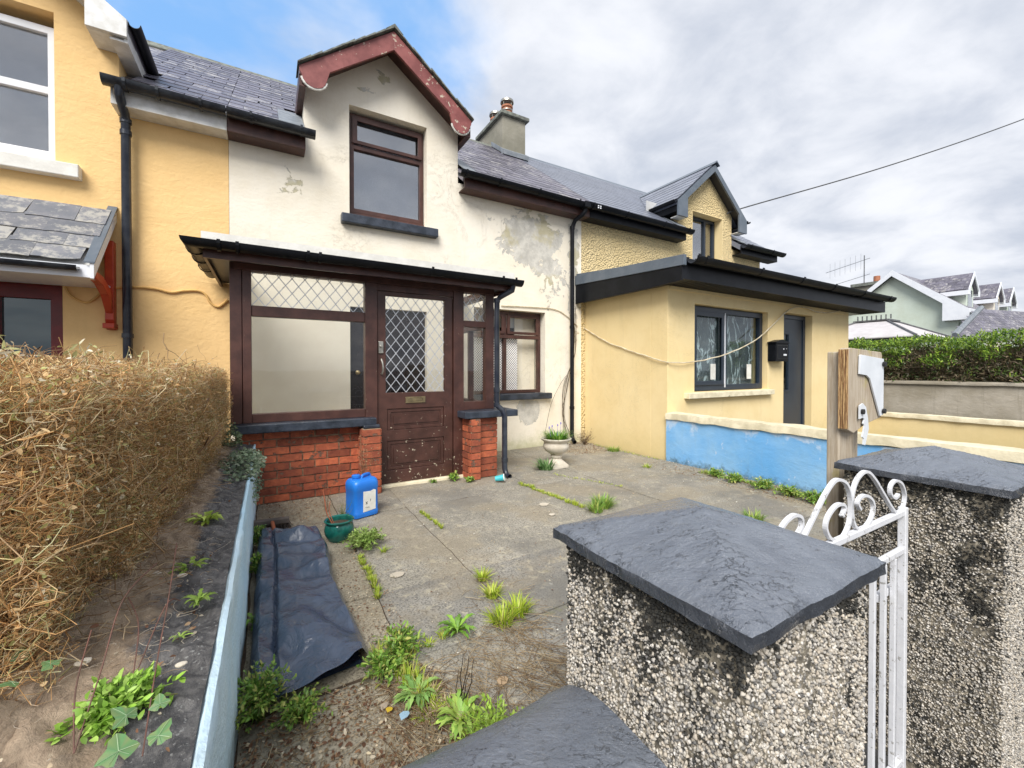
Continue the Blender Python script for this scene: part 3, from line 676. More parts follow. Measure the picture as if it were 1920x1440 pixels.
# porch brickwork
def bricks(parent, plan, z0, z1, courses, name='brick'):
    """plan: polyline of wall face points (outer face to the right hand side of travel), each course offset"""
    h = (z1-z0)/courses; pl = [Vector((*p, 0)) for p in plan]
    cache = {}
    for seg in range(len(pl)-1):
        a, b = pl[seg], pl[seg+1]; L = (b-a).length; t = (b-a).normalized(); n = Vector((t.y, -t.x, 0))
        for c in range(courses):
            u = 0.; first = True
            while u < L-.01:
                full = .225 if L > .35 else L
                ln = (full*.5 if (c % 2 and first and L > .35) else full); ln = min(ln, L-u); first = False
                if L-u-ln < .05: ln = L-u
                key = round(ln, 2)
                if key not in cache:
                    vs = []
                    for k in range(3):
                        m_ = MB(); l2 = ln-.010; e = .004
                        m_.slab([(-l2/2+random.uniform(0, e), 0+random.uniform(0, e)), (0, random.uniform(0, .002)), (l2/2-random.uniform(0, e), random.uniform(0, e)), (l2/2-random.uniform(0, e), h-.011), (0, h-.010), (-l2/2+random.uniform(0, e), h-.011-random.uniform(0, e))], [], 'y', -.006, .05)
                        me = bpy.data.meshes.new('brick'); me.from_pydata(m_.v, [], m_.f); me.materials.append(M['brick']); vs.append(me)
                    cache[key] = vs
                me = random.choice(cache[key]); o = bpy.data.objects.new(name, me); C.objects.link(o); o.parent = parent
                p = a+t*(u+ln/2)+n*random.uniform(-.001, .003); rt = Matrix((t, -n, Vector((0, 0, 1)))).transposed().to_4x4()
                off = Vector((0, 0, 0)); rr = parent
                while rr: off += rr.location; rr = rr.parent
                rt.translation = Vector((p.x, p.y, z0+c*h+.004+random.uniform(-.001, .001)))-off; o.matrix_basis = rt
                u += ln
b = MB(); b.box(-.27, .835, 4.652, 4.86, -.04, .695); b.box(.835, 1.01, 4.437, 4.86, -.04, .68)
pw = part('porch_wall', b, 'mortar', house)
bricks(pw, [(-.27, 4.645), (.835, 4.645)], .0, .695, 9); bricks(pw, [(.83, 4.86), (.83, 4.43), (1.012, 4.43), (1.012, 4.80)], 0, .68, 9)
b = MB(); b.box(2.03, 2.15, 4.405, 4.80, -.04, .715); b.box(2.151, 2.40, 4.472, 4.80, -.04, .715); b.box(2.30, 2.399, 4.8, 5.79, -.04, .715)
pw2 = part('porch_wall', b, 'mortar', house)
bricks(pw2, [(2.023, 4.80), (2.023, 4.398), (2.152, 4.398)], 0, .715, 9); bricks(pw2, [(2.155, 4.465), (2.405, 4.465)], 0, .715, 9); bricks(pw2, [(2.406, 4.47), (2.406, 5.79)], 0, .715, 9)
q = MB(); q.box(-.30, .985, 4.50, 4.80, .70, .785); part('porch_sill', q, 'black_sill', house, bevel=.01)
q = MB(); q.box(.84, 1.005, 4.44, 4.499, .682, .72); part('pier_cap', q, 'black_sill', house, bevel=.01)
q = MB(); q.box(1.95, 2.66, 4.39, 4.82, .72, .80); q.box(2.30, 2.50, 4.821, 5.795, .72, .80); part('porch_sill', q, 'black_sill', house, bevel=.01)
q = MB(); q.box(.78, 2.10, 4.60, 5.2, -.03, .028); part('threshold', q, 'coping_cream', house, bevel=.008)
# porch timber frame
PY0, PY1 = 4.63, 4.72
f = MB()
f.box(-.305, -.21, PY0, PY1, .786, 2.30); f.box(-.205, -.135, PY0-.012, PY1, .786, 2.30)          # corner posts
f.box(.895, 1.02, PY0-.01, PY1+.01, .0, 2.30); f.box(1.905, 2.035, PY0-.01, PY1+.01, .0, 2.30); f.box(2.335, 2.45, PY0, PY1, .801, 2.30)
f.box(-.134, .894, PY0, PY1, 1.80, 1.90); f.box(-.134, .894, PY0, PY1, .786, .87); f.box(-.134, 2.334, PY0+.002, PY1-.002, 2.22, 2.298)
f.box(2.036, 2.334, PY0, PY1, 1.81, 1.885); f.box(2.036, 2.334, PY0, PY1, .801, .90); f.box(1.021, 1.904, PY0+.003, PY1-.003, 2.155, 2.219)
# right flank
f.box(2.36, 2.45, PY1+.001, 5.79, .801, .88); f.box(2.36, 2.45, PY1+.001, 5.79, 1.81, 1.885); f.box(2.36, 2.45, PY1+.001, 5.79, 2.22, 2.30); f.box(2.36, 2.45, 5.70, 5.789, .881, 2.219); f.box(2.37, 2.44, 5.20, 5.26, .881, 1.809)
f.box(-.275, -.2, PY1+.001, 5.79, .6, 2.30)
frame = part('porch_frame', f, 'brown_wood', house, bevel=.004)
def lattice(parent, x0, x1, z0, z1, y, nx, ax='y', r=.0036):
    """diamond lead strips clipped to the pane"""
    b = MB(); w = (x1-x0)/nx; h = w*1.28
    for sg in (-1, 1):
        k = -40
        while k < 80:
            # line: z = z0 + sg*h/w*(x-x0-k*w)
            m_ = sg*h/w; pts = []
            xa = x0; za = z0+m_*(xa-x0-k*w); xb = x1; zb = z0+m_*(xb-x0-k*w)
            if min(za, zb) < z1 and max(za, zb) > z0:
                def clipz(xa, za, xb, zb):
                    if za < z0: xa, za = xa+(z0-za)/m_, z0
                    if za > z1: xa, za = xa+(z1-za)/m_, z1
                    if zb < z0: xb, zb = xb+(z0-zb)/m_, z0
                    if zb > z1: xb, zb = xb+(z1-zb)/m_, z1
                    return xa, za, xb, zb
                xa, za, xb, zb = clipz(xa, za, xb, zb)
                if abs(xb-xa) > .01:
                    dx, dzv = xb-xa, zb-za; L = math.hypot(dx, dzv); px, pz = -dzv/L*r, dx/L*r
                    yy = y-(.002 if sg > 0 else 0)
                    b.slab([(xa+px, za+pz), (xb+px, zb+pz), (xb-px, zb-pz), (xa-px, za-pz)], [], ax, yy-.003, yy)
            k += 1
    return part('leading', b, 'lattice', parent)
def pane(parent, x0, x1, z0, z1, y, m): q = MB(); q.box(x0, x1, y, y+.005, z0, z1); return part('pane', q, m, parent)
p = pane(frame, -.14, .90, 1.895, 2.225, 4.67, 'glass_porch'); lattice(frame, -.134, .894, 1.90, 2.22, 4.667, 9)
pane(frame, -.14, .90, .865, 1.805, 4.67, 'glass_porch')
pane(frame, 2.03, 2.34, 1.88, 2.225, 4.67, 'glass_porch'); lattice(frame, 2.036, 2.334, 1.885, 2.22, 4.667, 3)
pane(frame, 2.03, 2.34, .895, 1.815, 4.67, 'glass_porch')
for z0, z1 in ((.88, 1.81), (1.885, 2.22)):
    q = MB(); q.box(2.40, 2.405, 4.72, 5.70, z0, z1); part('pane', q, 'glass_porch', frame)
# front door
dm = MB(); dm.slab(rect(1.025, 1.90, .03, 2.15), [rect(1.115, 1.80, 1.035, 2.105), rect(1.13, 1.79, .62, .855), rect(1.13, 1.79, .175, .50)], 'y', 4.645, 4.695)
door = part('front_door', dm, 'door_wood', house, bevel=.005)
for z0, z1 in ((.62, .855), (.175, .50)):
    q = MB(); q.slab(rect(1.132, 1.788, z0+.002, z1-.002), [rect(1.17, 1.75, z0+.038, z1-.038)], 'y', 4.655, 4.69); q.box(1.171, 1.749, 4.662, 4.69, z0+.039, z1-.039)
    q.slab(rect(1.20, 1.72, z0+.066, z1-.066), [], 'y', 4.652, 4.6615); part('door_panel', q, 'door_wood', door, bevel=.004)
pane(door, 1.11, 1.805, 1.03, 2.11, 4.67, 'glass_porch'); lattice(door, 1.117, 1.798, 1.037, 2.103, 4.667, 6)
q = MB(); q.slab(rect(1.33, 1.56, .915, .985), [rect(1.365, 1.525, .932, .968)], 'y', 4.633, 4.644); q.box(1.367, 1.523, 4.637, 4.643, .934, .966); part('letter_plate', q, 'brass', door, bevel=.004)
q = MB(); hx = 1.065; q.tube([(hx, 4.64, 1.245), (hx-.002, 4.60, 1.25), (hx+.006, 4.585, 1.28), (hx+.006, 4.58, 1.32), (hx, 4.585, 1.37), (hx-.004, 4.60, 1.40), (hx-.004, 4.64, 1.405)], .010, 8); q.lathe([(.02, 0), (.02, .006), (0, .006)], (0, 0, 0), 12)
part('door_handle', q, 'aged_metal', door, smooth=True)
q = MB(); q.box(1.035, 1.085, 4.625, 4.644, 1.47, 1.60); q.tube([(1.06, 4.626, 1.545), (1.06, 4.612, 1.545)], .016, 12); part('door_lock', q, 'aged_metal', door, bevel=.004)
# porch roof
r = MB(); r.slab([(4.33, 2.415), (5.798, 2.62), (5.798, 2.58), (4.33, 2.375)], [], 'x', -.47, 2.56); part('porch_roof', r, 'clear_sheet', house)
r = MB(); r.box(-.48, 2.57, 4.322, 4.345, 2.385, 2.455); part('roof_edge', r, 'white_sill', house)
r = MB(); r.box(-.47, 2.56, 4.346, 4.37, 2.24, 2.373); r.box(-.47, -.446, 4.371, 5.79, 2.24, 2.373); r.box(2.536, 2.56, 4.371, 5.79, 2.24, 2.373); part('fascia', r, 'brown_wood', house)
r = MB(); r.box(-.445, 2.535, 4.371, 4.62, 2.285, 2.30); r.box(-.445, -.276, 4.621, 5.79, 2.285, 2.30); r.box(2.451, 2.535, 4.621, 5.79, 2.285, 2.30); part('soffit', r, 'soffit_black', house)
r = MB(); r.box(-.27, 2.44, 4.60, 4.629, 2.225, 2.284); part('head_board', r, 'brown_wood', house)
gutter(house, [(-.54, 5.75, 2.385), (-.54, 4.265, 2.365), (2.63, 4.265, 2.35)], 'black_pvc', .068)
for x in (-.35, -.22, .32, .42, 1.5, 2.35, 2.52): bracket_ring(house, x, 4.265, 2.36, r=.076)
for y in (4.55, 4.9, 5.3): bracket_ring(house, -.54, y, 2.37, 'y', r=.076)
q = MB(); q.tube([(2.52, 4.27, 2.30), (2.52, 4.29, 2.24), (2.42, 4.40, 2.17), (2.385, 4.43, 2.12), (2.385, 4.43, .90), (2.385, 4.43, .86), (2.44, 4.38, .80), (2.455, 4.365, .74), (2.455, 4.365, .10), (2.46, 4.33, .03), (2.47, 4.27, .015)], .034, 12, cap=False)
for z in (2.10, 1.02, .84, .18): q.tube([(2.385 if z > .83 else 2.455, 4.43 if z > .83 else 4.365, z), (2.385 if z > .83 else 2.455, 4.43 if z > .83 else 4.365, z+.05)], .040, 12)
dp = part('downpipe', q, 'pipe_dark', house, smooth=True)
# main downpipe on the right
q = MB(); q.tube([(4.66, 5.49, 4.06), (4.66, 5.49, 3.98), (4.64, 5.53, 3.93), (4.58, 5.66, 3.86), (4.565, 5.70, 3.78), (4.56, 5.715, 3.70), (4.56, 5.715, .16), (4.55, 5.68, .08), (4.53, 5.60, .04)], .036, 12, cap=False)
for z in (3.72, 2.0, .6): q.tube([(4.56, 5.715, z), (4.56, 5.715, z+.05)], .043, 12)
part('downpipe', q, 'black_pvc', house, smooth=True)
q = MB(); q.box(4.60, 4.72, 5.41, 5.57, 4.02, 4.125); part('gutter_outlet', q, 'black_pvc', house, bevel=.01)
# chimney
q = MB(); q.box(4.51, 5.10, 8.1, 9.3, 5.6, 6.93); ch = part('chimney', q, 'chimney_render', house, bevel=.01)
q = MB(); q.box(4.44, 5.17, 8.03, 9.37, 6.931, 7.01); part('chimney_cap', q, 'moss_slate', ch, bevel=.01)
q = MB(); q.slab([(8.0, 6.02), (8.6, 6.46), (8.6, 6.56), (8.0, 6.12)], [], 'x', 4.48, 5.14); q.box(4.47, 5.15, 8.06, 8.098, 5.95, 6.16); part('flashing', q, 'lead', ch)
for y in (8.42, 8.98):
    q = MB(); q.lathe([(0, .0), (.14, 0), (.13, .12), (.115, .30), (.135, .31), (.135, .35), (.10, .35), (.10, .1)], (4.80, y, 7.01), 20); pt = part('chimney_pot', q, 'terracotta', ch, smooth=True)
    q = MB(); q.lathe([(0, .49), (.15, .48), (.155, .43), (.15, .43), (0, .46)], (4.80, y, 7.01), 20)
    for a in range(4): q.tube([(4.80+.11*math.cos(a*PI/2+.4), y+.11*math.sin(a*PI/2+.4), 7.3), (4.80+.13*math.cos(a*PI/2+.4), y+.13*math.sin(a*PI/2+.4), 7.46)], .006, 5)
    q.lathe([(.137, .22), (.142, .23), (.137, .25)], (4.80, y, 7.01), 20); part('chimney_cowl', q, 'aged_metal', ch, smooth=True)

# ================================================================== YELLOW HOUSE
yh = thing('terraced_house', (-3, 5.8, 0), 'yellow rendered house at the left edge with slate door canopy', 'house')
w = MB(); A0, A1 = -5.6, -.381
w.slab([(A0, -.4), (A1, -.4), (A1, 4.08), (-1.315, 4.08), (-1.315, dz(DY, -1.315)-.1), (-2.31, 5.49), (-3.305, dz(DY, -3.305)-.1), (-3.305, 4.08), (A0, 4.08)],
       [rect(-2.85, -1.79, 3.33, 4.78), rect(-3.1, -1.75, .3, 2.14)], 'y', 5.8, 6.1)
part('wall', w, 'yellow', yh)
s = MB(); s.slab([(6.101, -.05), (11.8, -.05), (11.8, 4.0), (RY, RZ-.15), (6.101, 4.38)], [], 'x', A0, A0+.12); s.box(A0+.13, A1-.13, 11.7, 11.79, -.05, 4.0); part('party_wall', s, 'yellow', yh)
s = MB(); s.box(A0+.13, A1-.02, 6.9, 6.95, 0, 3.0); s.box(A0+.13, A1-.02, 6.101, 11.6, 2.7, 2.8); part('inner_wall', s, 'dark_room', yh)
main_roof(yh, A0, A1, DY, 'slate_old', nmax=140, xs=(-1.35, A1))
for b in dormer(yh, DY, 'slate_old', 'white_soffit', 'white_soffit', foot=False, boxed=True, bh=.16, bd=.17): part('dormer_cheek', b, 'yellow', yh)
gutter(yh, [(-1.13, 5.5, 4.735), (-1.13, 7.0, 4.735)], 'black_pvc', .05)
f = MB(); f.box(-1.33, A1-.001, 5.572, 5.597, 3.93, 4.13); f.box(-1.33, A1-.001, 5.598, 5.798, 3.93, 3.945); part('fascia', f, 'white_soffit', yh)
gutter(yh, [(-1.37, 5.492, 4.125), (A1, 5.492, 4.12)], 'old_black', .074)
for x in (-1.2, -.95, -.6): bracket_ring(yh, x, 5.492, 4.118, m='old_black', r=.082)
win, _ = window(yh, -2.84, -1.80, 3.39, 4.69, 5.91, 'white_upvc', 'glass_up', (-2.32,), (4.06,), fw=.07, d=.07)
q = MB(); q.box(-2.86, -1.79, 5.88, 6.0, 3.33, 3.389); part('sub_sill', q, 'white_upvc', yh, bevel=.005)
q = MB(); q.box(-3.0, -1.60, 5.70, 5.879, 3.18, 3.31); part('window_sill', q, 'white_sill', yh, bevel=.008)
q = MB(); q.box(-2.95, -1.7, 6.2, 6.22, 3.2, 4.9); part('blind', q, 'curtain', yh)
q = MB(); q.tube([(-1.25, 5.49, 4.07), (-1.25, 5.50, 4.0), (-1.25, 5.68, 3.90), (-1.25, 5.715, 3.82), (-1.25, 5.715, .0)], .040, 14, cap=False)
for z in (3.82, 3.70, 1.62): q.tube([(-1.25, 5.715, z), (-1.25, 5.715, z+.045)], .048, 14)
part('downpipe', q, 'pipe_dark', yh, smooth=True)
# lower door/window behind the hedge
f = MB(); f.slab(rect(-3.09, -1.76, .3, 2.13), [rect(-2.2, -1.86, .5, 1.99), rect(-2.95, -2.27, .5, 1.99)], 'y', 5.88, 5.95); lw = part('window', f, 'dark_red', yh, bevel=.004)
q = MB(); q.box(-2.21, -1.85, 5.92, 5.925, .49, 2.0); q.box(-2.96, -2.26, 5.92, 5.925, .49, 2.0); part('pane', q, 'glass_teal', lw)
q = MB(); q.box(-3.0, -1.8, 6.3, 6.32, .3, 2.1); part('blind', q, 'curtain', yh)
# canopy
CYf, CZf, CYb, CZb = 5.18, 2.24, 5.797, 2.93
sv = Vector((0, CYb-CYf, CZb-CZf)).normalized(); slen = math.hypot(CYb-CYf, CZb-CZf)
q = MB(); q.slab([(CYf, CZf-.01), (CYb, CZb-.01), (CYb, CZb-.08), (CYf, CZf-.08)], [], 'x', -3.4, -1.375); can = part('door_canopy', q, 'white_soffit', yh)
mk_roof_slates(can, yh, 0, 2.03, .33, .205, 'slate_canopy', None, 80, (-3.4, CYf-.03, CZf), sv, (1, 0, 0), 4, jag=.008, jit=.008, tilt=.04, start=.0)
q = MB(); q.slab([(CYf-.05, CZf-.13), (CYf-.05, CZf+.01), (CYb, CZb+.03), (CYb, CZb-.11)], [], 'x', -1.374, -1.345); part('bargeboard', q, 'white_upvc', yh, bevel=.003)
q = MB(); q.slab([(CYf-.06, CZf+.005), (CYf-.06, CZf+.02), (CYb-.002, CZb+.045), (CYb-.002, CZb+.025)], [], 'x', -1.41, -1.337); part('verge_trim', q, 'grey_trim', yh)
q = MB(); q.box(-3.4, -1.375, CYf-.03, CYf, CZf-.12, CZf-.01); q.box(-3.4, -1.375, CYf, 5.79, CZf-.12, CZf-.105); part('fascia', q, 'white_upvc', yh)
gutter(yh, [(-3.4, CYf-.085, CZf-.03), (-1.44, CYf-.085, CZf-.035)], 'old_black', .045)
q = MB(); q.slab([(5.79, 1.70), (5.79, 2.60), (5.70, 2.60), (5.70, 1.80), (5.745, 1.70)], [], 'x', -1.42, -1.35)
q.slab([(5.699, 1.86), (5.699, 1.98), (5.62, 2.10), (5.42, 2.18), (5.22, 2.20), (5.22, 2.13), (5.40, 2.10), (5.55, 2.03)], [], 'x', -1.415, -1.355)
q.box(-1.43, -1.34, 5.66, 5.79, 1.71, 1.76); part('bracket', q, 'red_paint', yh, bevel=.006)

# ================================================================== ROUGHCAST NEIGHBOUR
nh = thing('terraced_house', (7.6, 5.8, 0), 'tan roughcast house with new grey slates and flat-fronted lean-to extension', 'house')
w = MB(); B0, B1 = 4.832, 10.5
w.slab([(B0, -.4), (B1, -.4), (B1, 4.08), (9.32, 4.08), (9.32, dz(DR, 9.32)-.1), (8.37, 5.63), (7.42, dz(DR, 7.42)-.1), (7.42, 4.08), (B0, 4.08)],
       [rect(7.90, 8.97, 3.0, 4.72)], 'y', 5.8, 6.1); part('wall', w, 'tan_rough', nh)
f = MB(); f.slab(rect(7.895, 8.975, 3.0, 4.725), [rect(7.91, 8.96, 3.01, 4.71)], 'y', 5.797, 5.985); part('window_reveal', f, 'tan_smooth', nh)
s = MB(); s.slab([(6.101, -.05), (11.8, -.05), (11.8, 4.0), (RY, RZ-.15), (6.101, 4.38)], [], 'x', B1-.12, B1); s.box(B0+.13, B1-.13, 11.7, 11.79, -.05, 4.0); part('gable_wall', s, 'tan_rough', nh)
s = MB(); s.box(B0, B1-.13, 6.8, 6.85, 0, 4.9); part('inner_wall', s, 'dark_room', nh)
main_roof(nh, B0, B1+.05, DR, 'slate_new', w=.30, l=.20, nmax=290, xs=(4.97, B1+.05), jag=.001)
for b in dormer(nh, DR, 'slate_new', 'grey_trim', 'soffit_black', slates='slate_new', foot=False, boxed=True, bh=.15, fas='black_pvc'): part('dormer_cheek', b, 'tan_rough', nh)
gutter(nh, [(DR['cx']-1.26, 5.60, 4.715), (DR['cx']-1.26, 7.0, 4.715)], 'black_pvc', .055); gutter(nh, [(DR['cx']+1.26, 5.56, 4.715), (DR['cx']+1.26, 7.0, 4.715)], 'black_pvc', .055)
for x0, x1 in ((B0+.002, 7.40), (9.34, B1+.35)):
    f = MB(); f.box(x0, x1, 5.568, 5.597, 3.93, 4.13); f.box(x0, x1, 5.598, 5.798, 3.93, 3.95); part('fascia', f, 'black_pvc', nh, bevel=.004)
gutter(nh, [(4.70, 5.485, 4.12), (7.46, 5.485, 4.11)], 'black_pvc', .08); gutter(nh, [(9.30, 5.485, 4.11), (10.95, 5.485, 4.12)], 'black_pvc', .08)
for x in (4.8, 5.6, 6.6, 7.3, 9.5, 10.4): bracket_ring(nh, x, 5.485, 4.112, r=.088)
q = MB()
for x in (4.86, 4.91): q.box(x, x+.025, 5.393, 5.396, 4.07, 4.09); q.box(x, x+.025, 5.395, 5.401, 4.04, 4.06)
part('gutter_marking', q, 'white_upvc', nh)
for x0, x1 in ((7.2, 7.42), (9.32, 9.55)):
    lf = MB(); lf.slab([(5.57, 4.185), (6.2, 4.65), (6.2, 4.662), (5.57, 4.197)], [], 'x', x0, x1); part('lead_flashing', lf, 'lead', nh)
win, _ = window(nh, 7.915, 8.955, 3.01, 4.70, 5.985, 'anthracite', 'glass_up', (8.60,), (), fw=.06, d=.07)
q = MB(); q.box(7.0, 9.2, 6.25, 6.27, 2.9, 4.9); part('blind', q, 'curtain', nh)
# extension
X0, X1, YF = 4.92, 10.6, 4.0
f = MB(); f.slab([(X0, -.4), (X1, -.4), (X1, 2.52), (X0, 2.52)], [rect(5.52, 7.51, .95, 2.28), rect(8.03, 9.06, .05, 2.32)], 'y', YF, YF+.3)
f.slab([(YF+.301, -.4), (5.797, -.4), (5.797, 2.72), (YF+.301, 2.52)], [], 'x', X0, X0+.25); f.slab([(YF+.301, -.4), (5.797, -.4), (5.797, 2.72), (YF+.301, 2.52)], [], 'x', X1-.25, X1)
ext = part('extension_wall', f, 'tan_smooth', nh, bevel=.006)
r = MB(); r.slab([(3.62, 2.78), (5.797, 2.98), (5.797, 2.90), (3.62, 2.70)], [], 'x', 4.72, 11.2); part('extension_roof', r, 'grey_trim', nh)
f = MB(); f.slab([(3.60, 2.47), (3.60, 2.66), (5.797, 2.78), (5.797, 2.45), (4.2, 2.45)], [], 'x', 4.70, 4.725); f.box(4.726, 11.2, 3.60, 3.63, 2.49, 2.71); f.box(4.726, 11.2, 3.631, 3.999, 2.49, 2.51); f.box(11.2, 11.23, 3.6, 5.79, 2.49, 2.71); part('fascia', f, 'black_pvc', nh)
f = MB(); f.slab([(3.56, 2.661), (3.56, 2.80), (5.797, 2.94), (5.797, 2.781)], [], 'x', 4.685, 4.74); part('verge_trim', f, 'grey_trim', nh, bevel=.004)
f = MB(); f.box(4.726, 4.919, 3.99, 5.79, 2.49, 2.505); part('soffit', f, 'soffit_black', nh)
f = MB(); f.box(10.61, 11.19, 4.0, 5.79, 2.49, 2.505); part('soffit', f, 'white_upvc', nh)
f = MB()
for k in range(60): f.box(4.95+k*.105, 4.957+k*.105, 3.632, 3.998, 2.486, 2.4895)
part('soffit_grooves', f, 'rubber_black', nh, kind='stuff')
gutter(nh, [(4.78, 3.51, 2.765), (11.27, 3.51, 2.78)], 'black_pvc', .088); 
for x in (4.82, 5.0, 6.3, 7.5, 8.6, 9.8, 11.0): bracket_ring(nh, x, 3.51, 2.772, r=.096, w=.05)
f = MB(); f.box(4.95, 10.55, 3.985, 3.999, 2.44, 2.488); part('trim_board', f, 'tan_smooth', nh)
win, _ = window(nh, 5.53, 7.50, .96, 2.27, 4.09, 'anthracite', 'glass_ext', (6.42,), (), fw=.085, d=.07)
q = MB(); q.slab(rect(5.61, 6.37, 1.045, 2.19), [rect(5.67, 6.30, 1.11, 2.12)], 'y', 4.07, 4.089); part('sash', q, 'anthracite', win, bevel=.004)
q = MB(); q.box(6.395, 6.412, 4.078, 4.0885, 1.0, 2.2); q.box(6.36, 6.366, 4.066, 4.0695, 1.06, 2.16); part('seal_strip', q, 'white_upvc', win)
for x in (6.08, 7.08): q = MB(); q.box(x, x+.13, 4.118, 4.121, 1.13, 1.38); part('sticker', q, 'paper', win)
for x0, x1 in ((5.62, 6.38), (6.47, 7.4)):
    nx, nz = 40, 50; b = MB(); vs = [(x0+(x1-x0)*i/nx, 4.20+.05*noise.noise((i*.16, j*.05, x0*3))+.02*noise.noise((i*.4, j*.2, 5)), 1.0+1.2*j/nz) for j in range(nz+1) for i in range(nx+1)]
    b.add(vs, [(j*(nx+1)+i, j*(nx+1)+i+1, (j+1)*(nx+1)+i+1, (j+1)*(nx+1)+i) for j in range(nz) for i in range(nx)]); part('plastic_film', b, 'film', win, smooth=True)
q = MB(); q.box(5.3, 9.6, 4.7, 4.73, .0, 2.4); part('inner_wall', q, 'blind_grey', nh)
q = MB(); q.box(5.28, 7.57, 3.91, 4.089, .86, .945); part('window_sill', q, 'coping_cream', nh, bevel=.008)
f = MB(); f.slab(rect(8.035, 9.055, .05, 2.315), [rect(8.11, 8.98, .06, 2.24)], 'y', 4.12, 4.19); f2 = part('door_frame', f, 'anthracite', nh, bevel=.004)
f = MB(); f.slab(rect(8.112, 8.978, .06, 2.238), [rect(8.22, 8.46, .9, 1.95)], 'y', 4.14, 4.18); ed = part('front_door', f, 'anthracite', nh, bevel=.003)
f = MB(); f.slab(rect(8.19, 8.49, .87, 1.98), [rect(8.225, 8.455, .905, 1.945)], 'y', 4.125, 4.139); part('glazing_bead', f, 'anthracite', ed, bevel=.003)
q = MB(); q.box(8.21, 8.47, 4.155, 4.16, .89, 1.96); part('pane', q, 'glass_ext', ed); q = MB(); q.box(8.2, 8.48, 4.30, 4.31, .8, 2.0); part('blind', q, 'curtain', ed)
# ------- letter box on the extension wall
mbx = thing('letter_box', (7.70, 3.93, 1.43), 'black metal letter box on the tan wall beside the dark front door', 'letter box')
q = MB(); q.box(7.50, 7.89, 3.86, 3.998, 1.43, 1.74); part('body', q, 'black_pvc', mbx, bevel=.006)
q = MB(); q.slab([(7.48, 1.741), (7.91, 1.741), (7.91, 1.765), (7.695, 1.81), (7.48, 1.765)], [], 'y', 3.845, 3.998); part('lid', q, 'black_pvc', mbx, bevel=.004)
q = MB(); q.box(7.74, 7.84, 3.8565, 3.8595, 1.53, 1.56); q.tube([(7.74, 3.859, 1.645), (7.74, 3.853, 1.645)], .011, 10); q.tube([(7.83, 3.859, 1.65), (7.83, 3.853, 1.65)], .006, 8); part('name_plate', q, 'white_upvc', mbx)
q = MB(); q.slab(rect(7.53, 7.86, 1.47, 1.71), [rect(7.54, 7.85, 1.48, 1.70)], 'y', 3.854, 3.8595); part('door_seam', q, 'rubber_black', mbx)

# ================================================================== BOUNDARY WALLS
bw = thing('boundary_wall', (4.95, 2.2, 0), 'blue painted yard wall with cream coping, running out from the tan extension', 'wall')
b = MB(); b.box(4.885, 5.05, .2, 3.995, -.4, .585); part('wall', b, 'blue_wall', bw)
def rough_bar(x0, x1, y0, y1, z0, z1, nx, ny, amp, fq=6):
    b = MB(); 
    def jit(x, y, z): return (x+noise.noise((x*fq, y*fq, z*fq+3))*amp, y+noise.noise((x*fq+9, y*fq, z*fq))*amp, z+noise.noise((x*fq, y*fq+7, z*fq))*amp)
    ring = [(x0, z0), (x0, (z0+z1)/2), (x0+.008, z1)]+[(x0+(x1-x0)*i/nx, z1+.004) for i in range(1, nx)]+[(x1-.008, z1), (x1, (z0+z1)/2), (x1, z0)]
    m_ = len(ring); vs = [jit(x, y0+(y1-y0)*j/ny, z) for j in range(ny+1) for x, z in ring]
    b.add(vs, [(j*m_+i, j*m_+(i+1) % m_, (j+1)*m_+(i+1) % m_, (j+1)*m_+i) for j in range(ny) for i in range(m_)]+[tuple(range(m_)), tuple(ny*m_+i for i in range(m_))]); return b
part('coping', rough_bar(4.86, 5.10, .2, 3.995, .59, .675, 4, 60, .014), 'coping_cream', bw, smooth=True)
bw2 = thing('boundary_wall', (10.5, 2, 0), 'tan yard wall with whitish coping beyond the extension, in front of the grey wall', 'wall')
b = MB(); b.box(10.42, 10.6, -1.5, 3.999, -.4, .37); part('wall', b, 'tan_smooth', bw2)
part('coping', rough_bar(10.38, 10.64, -1.5, 3.999, .371, .45, 3, 60, .012), 'coping_cream', bw2, smooth=True)
bw3 = thing('boundary_wall', (15.5, 3, 0), 'grey weathered block wall below the evergreen hedge', 'wall')
b = MB(); b.box(15.5, 15.75, -3, 9, -.4, .88); part('wall', b, 'grey_block', bw3)
b = rough_bar(15.44, 15.8, -3, 9, .881, .965, 3, 70, .01); part('coping', b, 'grey_block', bw3)

# left wall with the bank top
lwall = thing('garden_wall', (-.6, 2.6, 0), 'low stone and mortar wall with pale blue side, carrying the dry hedge', 'wall')
ny, nz = 150, 24; b = MB(); vs = []
for j in range(ny+1):
    y = .2+4.42*j/ny
    for k in range(nz+1):
        if k > nz-3:
            kk_ = k-nz+2; vs.append((-.105-.012*kk_-.004*noise.noise((y*9, kk_, 1))*(kk_ > 0), y, .583+.006*(kk_ == 1)+.012*noise.noise((y*6, 1, 1))-.012*(kk_ == 2))); continue
        z = -.36+.93*k/(nz-3); vs.append((-.105+.012*noise.noise((0, y*3, z*4))+.006*noise.noise((3, y*14, z*14))-(.012 if k == nz else 0), y, z+(.012*noise.noise((y*6, 1, 1)) if k > nz-3 else 0)))
b.add(vs, [(j*(nz+1)+k, j*(nz+1)+k+1, (j+1)*(nz+1)+k+1, (j+1)*(nz+1)+k) for j in range(ny) for k in range(nz)])
part('painted_side', b, 'blue_old', lwall, smooth=True)
nx, ny = 90, 260; b = MB(); vs = []
